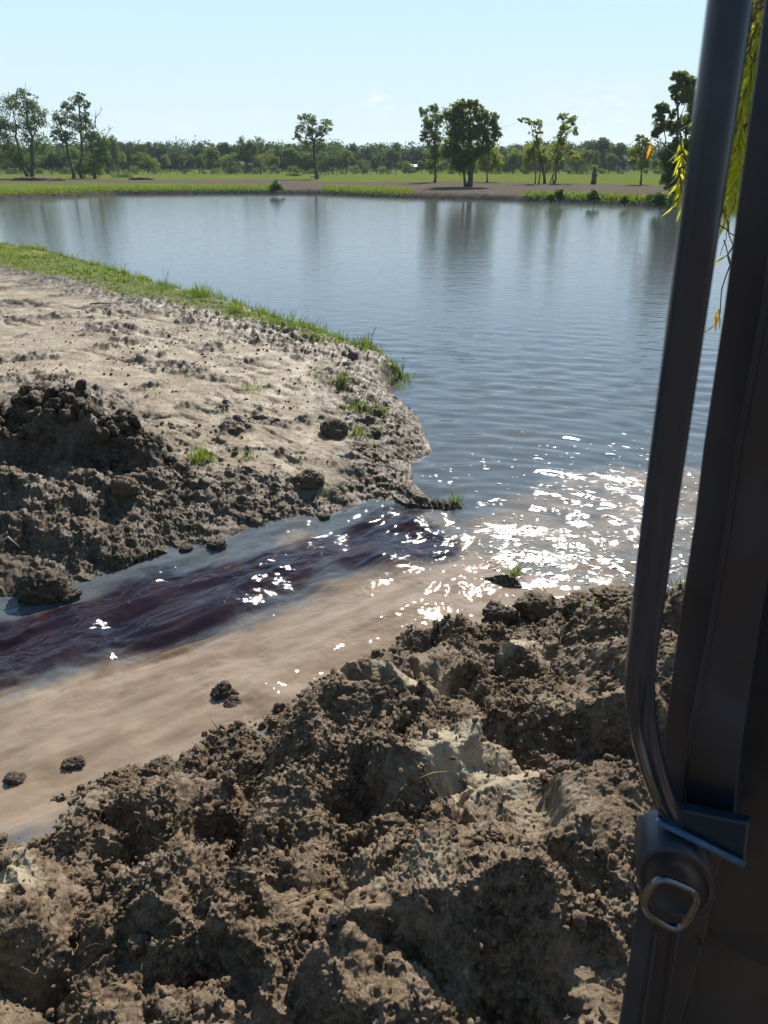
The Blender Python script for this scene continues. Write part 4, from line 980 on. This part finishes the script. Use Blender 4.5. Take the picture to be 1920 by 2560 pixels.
# ------------------------------------------------------------------ treeline across the field
protos = []
def proto(kind):
    h = 1.0; tm, cm = MB(), MB(); lobes = []; rads = []
    hw = 0
    if kind < 4:    # broad full trees, leafed nearly to the ground
        for _ in range(12):
            u = rng.random(); lobes.append((rng.normal(0, .28), rng.normal(0, .2), .20 + .62*u)); q = rng.uniform(.20, .32)*(1.15-.5*u); rads.append((q, q, q*.8))
        tm.tube([(0, 0, -.03), (.01, 0, .2), (-.01, 0, .5)], [.028, .022, .014], 7)
        n, s, cl = 6500, .023, .36
    elif kind < 6:  # taller open trees
        for _ in range(8):
            u = rng.random(); lobes.append((rng.normal(0, .17), rng.normal(0, .14), .38 + .5*u)); q = rng.uniform(.10, .17); rads.append((q, q, q))
        tm.tube([(0, 0, -.03), (.02, 0, .3), (-.01, 0, .7)], [.024, .018, .010], 7); n, s, cl = 4000, .021, .38
    else:           # low round shrubs
        for _ in range(7): lobes.append((rng.normal(0, .4), rng.normal(0, .3), rng.uniform(.15, .7))); q = rng.uniform(.25, .38); rads.append((q, q, q*.8))
        tm.tube([(0, 0, -.03), (.01, 0, .3)], [.03, .02], 6); n, s, cl = 2200, .045, .4
    for q in lobes: tm.tube(curve((0, 0, .25), q, .1, 5), np.linspace(.012, .003, 5), 5, False)
    leaf_cloud(cm, lobes, rads, n, s, cl)
    a = mesh_np('trunk', np.concatenate(tm.V), [np.concatenate(tm.F4)] + ([np.concatenate(tm.F3)] if tm.F3 else []), M['bark'])
    b = {}
    for k in ('leaf_wood', 'leaf_dark', 'leaf_mid'):
        b[k] = mesh_np('crown', np.concatenate(cm.V), np.concatenate(cm.F4), M[k], True, {'tone': np.concatenate(cm.A)})
    return a, b
protos = [proto(k) for k in range(8)]
def place(px, base_y, top_y, kind, leaf, label, group):
    b = P(px, base_y, .8); h = PD(px, top_y, b[1])[2] - b[2]
    t = thing('tree' if kind < 6 else 'bush', label, 'tree' if kind < 6 else 'bush', tuple(b), group); t.scale = (h*rng.uniform(.85, 1.2), h*rng.uniform(.8, 1.1), h); t.rotation_euler[2] = rng.uniform(0, 6.28)
    a, c = protos[kind]; obj('trunk', a, t); obj('crown', c[leaf], t)
def top_line(px):     # skyline height of the treeline in the photograph
    return np.interp(px, [-100, 120, 280, 330, 400, 440, 520, 600, 640, 700, 760, 850, 900, 960, 1010, 1060, 1250, 1330, 1420, 1500, 1550, 1600, 1700, 1800, 1950],
                     [355, 355, 350, 350, 348, 358, 352, 350, 352, 352, 345, 348, 362, 346, 362, 365, 362, 345, 350, 342, 372, 380, 350, 355, 350])
px = -110.
while px < 2010:                                     # back row
    place(px, 428, top_line(px) - rng.uniform(-4, 5), int(rng.integers(0, 5)), 'leaf_wood', 'bluish tree in the back row of the treeline beyond the field', 'back row of the treeline'); px += rng.uniform(22, 30)
px = -100.
while px < 2000:                                     # front row
    ty = top_line(px) + rng.uniform(6, 38); place(px, 433.5, ty, int(rng.integers(0, 6)), ['leaf_dark', 'leaf_mid', 'leaf_dark', 'leaf_mid'][int(rng.integers(4))], 'green tree in the front row of the treeline beyond the field', 'front row of the treeline'); px += rng.uniform(30, 46)
px = -90.
while px < 2000:
    place(px, 434.5, 434 - rng.uniform(10, 24), int(rng.integers(6, 8)), ['leaf_mid', 'leaf_dark'][int(rng.integers(2))], 'low bush under the treeline at the edge of the field', 'bushes under the treeline'); px += rng.uniform(30, 75)
for px_, by, ty, k, lf, lab in ((620, 433.5, 335, 5, 'leaf_dark', 'taller open topped tree standing up from the left half of the treeline'), (1545, 433, 352, 4, 'leaf_wood', 'airy tree at the gap in the treeline right of the blue green grove'),
        (1500, 432, 338, 4, 'leaf_wood', 'tallest blue green tree of the grove behind the broken trunk'), (1468, 432, 350, 4, 'leaf_wood', 'left blue green tree of the grove behind the broken trunk'), (296, 434, 332, 5, 'leaf_dark', 'slim tree with high tuft just right of the open leaning tree')):
    place(px_, by, ty, k, lf, lab, 'tall trees of the treeline')
# far wood behind everything
mb = MB(); cs_, rs_ = [], []
for px in np.arange(-400, 2400, 26.):
    b = P(px, 421, .8)*1.0; D = 330.; p = PD(px, 405, D); p[2] = 4.0 + 1.5*rng.random(); cs_.append(p); rs_.append((6, 4, 5.0 + 2.0*max(0, rng.normal(.2, .5))))
leaf_cloud(mb, cs_, rs_, 110000, .48, .42); setp(mb.build('distant_woods', M['leaf_wood']), 'distant woods closing the view behind the treeline', 'woods', kind='stuff')

# sheds glimpsed through the trees
def shed(x0, x1, y0, y1, base_y, label):
    b = P((x0+x1)/2, base_y, .8); D = b[1]; a = PD(x0, y0, D); c = PD(x1, y1, D); w_ = c[0]-a[0]; h = a[2]-.8; hw = w_/2; d = max(2.5, w_*.35); e = h*.72
    t = thing('shed', label, 'shed', tuple(b), 'sheds behind the treeline'); mb = MB()
    V_ = [(-hw, 0, -.2), (hw, 0, -.2), (hw, d, -.2), (-hw, d, -.2), (-hw, 0, e), (hw, 0, e), (hw, d, e), (-hw, d, e)]
    mb.add(V_, [[0, 1, 5, 4], [1, 2, 6, 5], [2, 3, 7, 6], [3, 0, 4, 7]]); mb.build('wall', M['wall'], t, False)
    r = MB(); o_ = .3; r.add([(-hw-o_, -o_, e), (hw+o_, -o_, e), (hw+o_, d/2, h), (-hw-o_, d/2, h), (-hw-o_, d+o_, e), (hw+o_, d+o_, e), (-hw-o_, -o_, e-.12), (hw+o_, -o_, e-.12), (hw+o_, d+o_, e-.12), (-hw-o_, d+o_, e-.12)],
                       [[0, 1, 2, 3], [3, 2, 5, 4], [6, 7, 1, 0], [8, 9, 4, 5], [6, 9, 8, 7]], [[7, 8, 1], [8, 5, 1], [1, 5, 2], [9, 6, 0], [9, 0, 4], [0, 3, 4]]); r.build('roof', M['roof'], t, False)
    dm_ = MB(); dm_.add([(-.6, -.03, -.1), (.6, -.03, -.1), (.6, -.03, e*.7), (-.6, -.03, e*.7), (-.6, .0, -.1), (.6, .0, -.1), (.6, .0, e*.7), (-.6, .0, e*.7)], [[0, 1, 2, 3], [0, 3, 7, 4], [1, 5, 6, 2], [3, 2, 6, 7]]); dm_.build('door', M['seal'], t, False)
shed(570, 640, 404, 430, 431.0, 'long low pale teal shed half hidden under the left treeline')
shed(1016, 1040, 411, 430, 431.5, 'small white roofed shed glimpsed left of the biggest oak')
shed(1545, 1570, 388, 425, 429., 'grey barn roof showing in the gap of the treeline on the right')
# wire fence before the left treeline
t = thing('wire_fence', 'faint post and wire fence along the foot of the left treeline', 'fence', tuple(P(0, 436, .8))); o0 = P(0, 436, .8)
prev = None; wires = MB()
for px in np.arange(-60, 1000, 21.):
    p = P(px, 436, .8) - o0; m_ = MB(); m_.tube([p + [0, 0, -.1], p + [0, 0, 1.25]], [.07, .06], 6); m_.build('post', M['post'], t)
    if prev is not None:
        for hz in (.5, .85, 1.15): wires.tube([prev + [0, 0, hz], p + [0, 0, hz]], .008, 4, False)
    prev = p
wires.build('wire', M['steel'], t)

# ------------------------------------------------------------------ willow hanging beside the cab
def willow():
    t = thing('willow_tree', 'yellow leaved willow hanging thin branches between the cab bars', 'tree', (4.6, 2.2, float(gz(4.6, 2.2)[0])))
    b = np.array(t.location); tk = MB(); tk.tube(np.array([(0, 0, -.3), (.05, .1, 1.5), (-.1, .2, 3.2), (-.4, .3, 4.6)]), [.2, .16, .13, .08], 10); tk.build('trunk', M['bark'], t)
    br = MB(); lf = MB(); orl = MB()
    def leaf(mb_, q, d, l, wd):
        d = d/np.linalg.norm(d); s = np.cross(d, rng.normal(size=3)); s /= np.linalg.norm(s); nn = np.cross(d, s); V_ = []
        for u, ww in ((0, .15), (.3, 1.), (.65, .75)): c = q + d*l*u + nn*l*.18*u*u; V_ += [c - s*wd*ww, c + s*wd*ww]
        V_.append(q + d*l + nn*l*.18); mb_.add(V_, [[0, 1, 3, 2], [2, 3, 5, 4]], [[4, 5, 6]], rng.random())
    def strand(px, py, D, length, n, l0=.075, top_bare=0.):
        e = PD(px, py, D) - b; top = e + np.array([rng.normal(0, .03), rng.normal(0, .03), length]); c = curve(top, e, .03, 14)
        br.tube(np.concatenate([[np.array([-.4, .3, 4.5])], [(np.array([-.4, .3, 4.6]) + c[0])/2 + [0, 0, .25]], c]), np.r_[.03, .012, np.linspace(.004, .0012, 14)], 5, False)
        for _ in range(n):
            u = rng.random()**.8*13; k = int(u); q = c[k] + (c[min(k+1, 13)] - c[k])*(u-k); leaf(lf, q, np.array([rng.normal(0, .55), rng.normal(0, .4), -1.]), l0*rng.uniform(.7, 1.25), .0048)
    st_ = [(1700, 500, 2.5, .12, 20), (1716, 515, 2.6, .22, 34), (1706, 512, 2.45, .10, 16), (1742, 500, 2.6, .3, 40), (1790, 815, 2.2, .4, 4), (1765, 420, 2.6, .6, 40), (1800, 520, 2.7, .7, 60)]
    for yy in np.linspace(40, 535, 48):
        gx = np.interp(yy, [0, 147, 530], [1896, 1868, 1822])
        st_.append((gx + rng.uniform(-16, 20), yy + rng.uniform(-10, 14), rng.uniform(2.4, 2.9), rng.uniform(.25, .5), int(12 + 40*min(1, yy/200))))
    for px, py, D, ln, n in st_: strand(px, py, D, ln, n, .062)
    for a, c_ in (((1805, 520), (1850, 690)), ((1830, 500), (1800, 640)), ((1795, 560), (1860, 620)), ((1810, 600), (1835, 720))):
        br.tube(curve(PD(*a, 2.5) - b, PD(*c_, 2.45) - b, .05, 8), np.linspace(.0025, .001, 8), 4, False)
    tw = curve(PD(1760, 420, 2.6) - b, PD(1628, 362, 2.6) - b, .03, 8); br.tube(tw, np.linspace(.002, .001, 8), 4, False)
    leaf(orl, tw[-1], np.array([-.25, 0, -1.]), .045, .005)
    leaf(orl, PD(1790, 780, 2.2) - b, np.array([.1, 0, -1.]), .06, .005)
    br.build('branch', M['twig'], t); lf.build('leaves', M['willow'], t); orl.build('orange_leaves', M['orange'], t)
willow()

# ------------------------------------------------------------------ cab frame at the right edge
def cab():
    t = thing('excavator_cab', 'dark cab door frame with grab handle and latch looming at the right edge', 'machine cab', (.75, .60, .2))
    b = np.array(t.location)
    def loc(px, py, D): return PD(px, py, D) - b
    h = MB(); ctr = [(1838, -90), (1826, 0), (1775, 370), (1702, 900), (1646, 1300), (1614, 1560), (1599, 1680), (1600, 1760), (1612, 1840), (1636, 1930), (1672, 2020), (1720, 2090)]
    Ds = [.55]*7 + [.552, .558, .57, .59, .62]
    pts = np.array([loc(x_, y_, d) for (x_, y_), d in zip(ctr, Ds)])
    # resample smoothly
    u = np.linspace(0, len(pts)-1, 70); k = np.arange(len(pts)); pts = np.stack([np.interp(u, k, pts[:, c]) for c in range(3)], 1)
    for _ in range(6): pts[1:-1] = (pts[:-2] + pts[1:-1]*2 + pts[2:])/4
    h.tube(pts, .0138, 20); h.build('grab_handle', M['gloss'], t)
    def slab(name, quad, Dq, depth, m_, bev=0.0):
        """solid bar whose face corners run along pixel polylines (left list, right list)"""
        L_, R_ = quad; n = len(L_); mb = MB(); V_ = []
        for i in range(n):
            a = loc(*L_[i], Dq[0]); c = loc(*R_[i], Dq[1]); d = np.array([.65, 1, 0])*depth
            V_ += [a, c, c + d, a + d]
        V_ = np.array(V_); q = []
        for i in range(n-1):
            for k_ in range(4): q.append([i*4+k_, i*4+(k_+1) % 4, (i+1)*4+(k_+1) % 4, (i+1)*4+k_])
        q += [[3, 2, 1, 0], [4*n-4, 4*n-3, 4*n-2, 4*n-1]]; mb.add(V_, q)
        o = mb.build(name, m_, t, False)
        bv = o.modifiers.new('edge', 'BEVEL'); bv.width = .0022; bv.segments = 3; bv.limit_method = 'ANGLE'; bv.angle_limit = R(30)
        return o
    lf = [(1925, -60), (1911, 0), (1893, 147), (1841, 529), (1811, 764), (1758, 1116), (1736, 1300), (1693, 1585), (1656, 1870), (1634, 2030), (1612, 2140), (1588, 2297), (1546, 2560), (1528, 2680)]
    rg = [(2010, -60), (2000, 0), (1985, 147), (1940, 529), (1912, 764), (1845, 1116), (1821, 1300), (1774, 1585), (1719, 1870), (1705, 2010), (1690, 2140), (1672, 2297), (1635, 2560), (1620, 2680)]
    slab('front_post', (lf[:11], rg[:11]), (.66, .64), .045, M['paint'])
    rg2 = [(x_+4, y_) for x_, y_ in rg]
    fr_ = [(2120, -60), (2110, 0), (2095, 147), (2050, 529), (2020, 764), (1965, 1116), (1945, 1300), (1905, 1528), (1852, 1870), (1840, 2000), (1830, 2130)]
    slab('door_post', (rg2[:11], fr_), (.615, .60), .05, M['paint'])
    fr2 = [(x_+3, y_) for x_, y_ in fr_]; fr3 = [(x_+260, y_) for x_, y_ in fr_]
    slab('door_edge', (fr2, fr3), (.66, .60), .04, M['seal'])
    s_ = MB(); s_.tube([loc(x_+2, y_, .612) for x_, y_ in rg[:10]], .0028, 8); s_.build('seal_strip', M['paint'], t)
    # ledge, its edge coloured blue as a painted sky reflection
    slab('hinge_plate', ([(1650, 2014), (1640, 2054)], [(1872, 2060), (1862, 2160)]), (.592, .572), .012, M['gloss'])
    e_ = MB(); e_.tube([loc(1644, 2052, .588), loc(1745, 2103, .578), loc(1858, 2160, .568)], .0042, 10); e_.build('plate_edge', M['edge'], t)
    # lower frame and panel
    slab('lower_rail', (lf[9:], [(1660, 2050), (1648, 2140), (1634, 2297), (1595, 2560), (1580, 2680)]), (.66, .655), .03, M['paint'])
    slab('lower_channel', ([(1650, 2050), (1638, 2140), (1622, 2297), (1583, 2560), (1568, 2680)], [(1820, 2110), (1785, 2200), (1765, 2330), (1702, 2560), (1672, 2680)]), (.68, .67), .03, M['glass'])
    slab('lower_panel', ([(1800, 1960), (1780, 2180), (1748, 2330), (1684, 2560), (1654, 2680)], [(2200, 1970), (2200, 2200), (2200, 2340), (2200, 2570), (2200, 2690)]), (.69, .64), .02, M['glass'])
    for (xa, ya), (xb, yb), D_ in (((1640, 2330), (1598, 2620), .652), ((1700, 2300), (1650, 2620), .662), ((1770, 2260), (1700, 2600), .68), ((1745, 2360), (1800, 2400), .665)):
        s3 = MB(); s3.tube([loc(xa, ya, D_), loc(xb, yb, D_)], .0016, 6); s3.build('trim_strip', M['paint'], t)
    # latch: round cup with a bent ring
    c0 = loc(1688, 2210, .58); ex = loc(1788, 2235, .57) - c0; ey = loc(1690, 2120, .575) - c0
    cup = MB(); th_ = np.arange(36)*2*math.pi/36; nn = np.cross(ex, ey); nn /= np.linalg.norm(nn); nn = nn if nn[1] > 0 else -nn
    ring = [np.array([c0 + ex*math.cos(a)*f + ey*math.sin(a)*f + nn*dz for a in th_]) for f, dz in ((1., .05), (1., .0), (.93, -.003), (.84, .0), (.80, .008), (.25, .010))]
    V_ = np.concatenate(ring); q = [[i*36+j, i*36+(j+1) % 36, (i+1)*36+(j+1) % 36, (i+1)*36+j] for i in range(5) for j in range(36)]
    V_ = np.concatenate([V_, [c0 + nn*.010]]); cup.add(V_, q, [[5*36+j, 5*36+(j+1) % 36, 216] for j in range(36)]); cup.build('latch_cup', M['paint'], t)
    rp = [(1640, 2170), (1612, 2206), (1590, 2245), (1590, 2272), (1612, 2298), (1650, 2322), (1685, 2342), (1712, 2335), (1735, 2300), (1752, 2262), (1766, 2234), (1740, 2215), (1690, 2195), (1640, 2170), (1612, 2206)]
    rp = [(1678 + (x_-1678)*.8, 2258 + (y_-2258)*.8) for x_, y_ in rp]
    pr = np.array([loc(x_, y_, .556) for x_, y_ in rp]); u = np.linspace(0, len(pr)-1, 90); k = np.arange(len(pr)); pr = np.stack([np.interp(u, k, pr[:, c]) for c in range(3)], 1)
    pr = pr[:-7]
    for _ in range(30): pr = (np.roll(pr, 1, 0) + 2*pr + np.roll(pr, -1, 0))/4
    pr = np.concatenate([pr, pr[:2]])
    rg_ = MB(); rg_.tube(pr, .0042, 12); rg_.build('latch_ring', M['chrome'], t)
    # body of the door below, down to the sill
    bx = MB(); x0, x1, y0, y1, z0, z1 = -.02, .75, .02, .10, -.1, 1.5
    bx.add([(x0, y0, z0), (x1, y0, z0), (x1, y1, z0), (x0, y1, z0), (x0, y0, z1), (x1, y0, z1), (x1, y1, z1), (x0, y1, z1)], [[0, 1, 5, 4], [1, 2, 6, 5], [2, 3, 7, 6], [3, 0, 4, 7], [4, 5, 6, 7]])
    bx.build('door_skin', M['paint'], t, False)
cab()

hz_ = mesh_np('haze', [(-2500, -60, -3), (2500, -60, -3), (2500, 1500, -3), (-2500, 1500, -3), (-2500, -60, 40), (2500, -60, 40), (2500, 1500, 40), (-2500, 1500, 40)],
              np.array([[3, 2, 1, 0], [4, 5, 6, 7], [0, 1, 5, 4], [1, 2, 6, 5], [2, 3, 7, 6], [3, 0, 4, 7]]), None, False)
hm2 = bpy.data.materials.new('air'); hm2.use_nodes = True; t_ = hm2.node_tree; t_.nodes.clear(); o_ = N(t_, 'ShaderNodeOutputMaterial'); v_ = N(t_, 'ShaderNodeVolumePrincipled')
v_.inputs['Color'].default_value = (.75, .87, 1, 1); v_.inputs['Density'].default_value = .00016; v_.inputs['Anisotropy'].default_value = .3; t_.links.new(v_.outputs[0], o_.inputs['Volume']); hz_.materials.append(hm2)
setp(obj('haze', hz_), 'thin humid air over the pond and field', 'haze', kind='stuff')
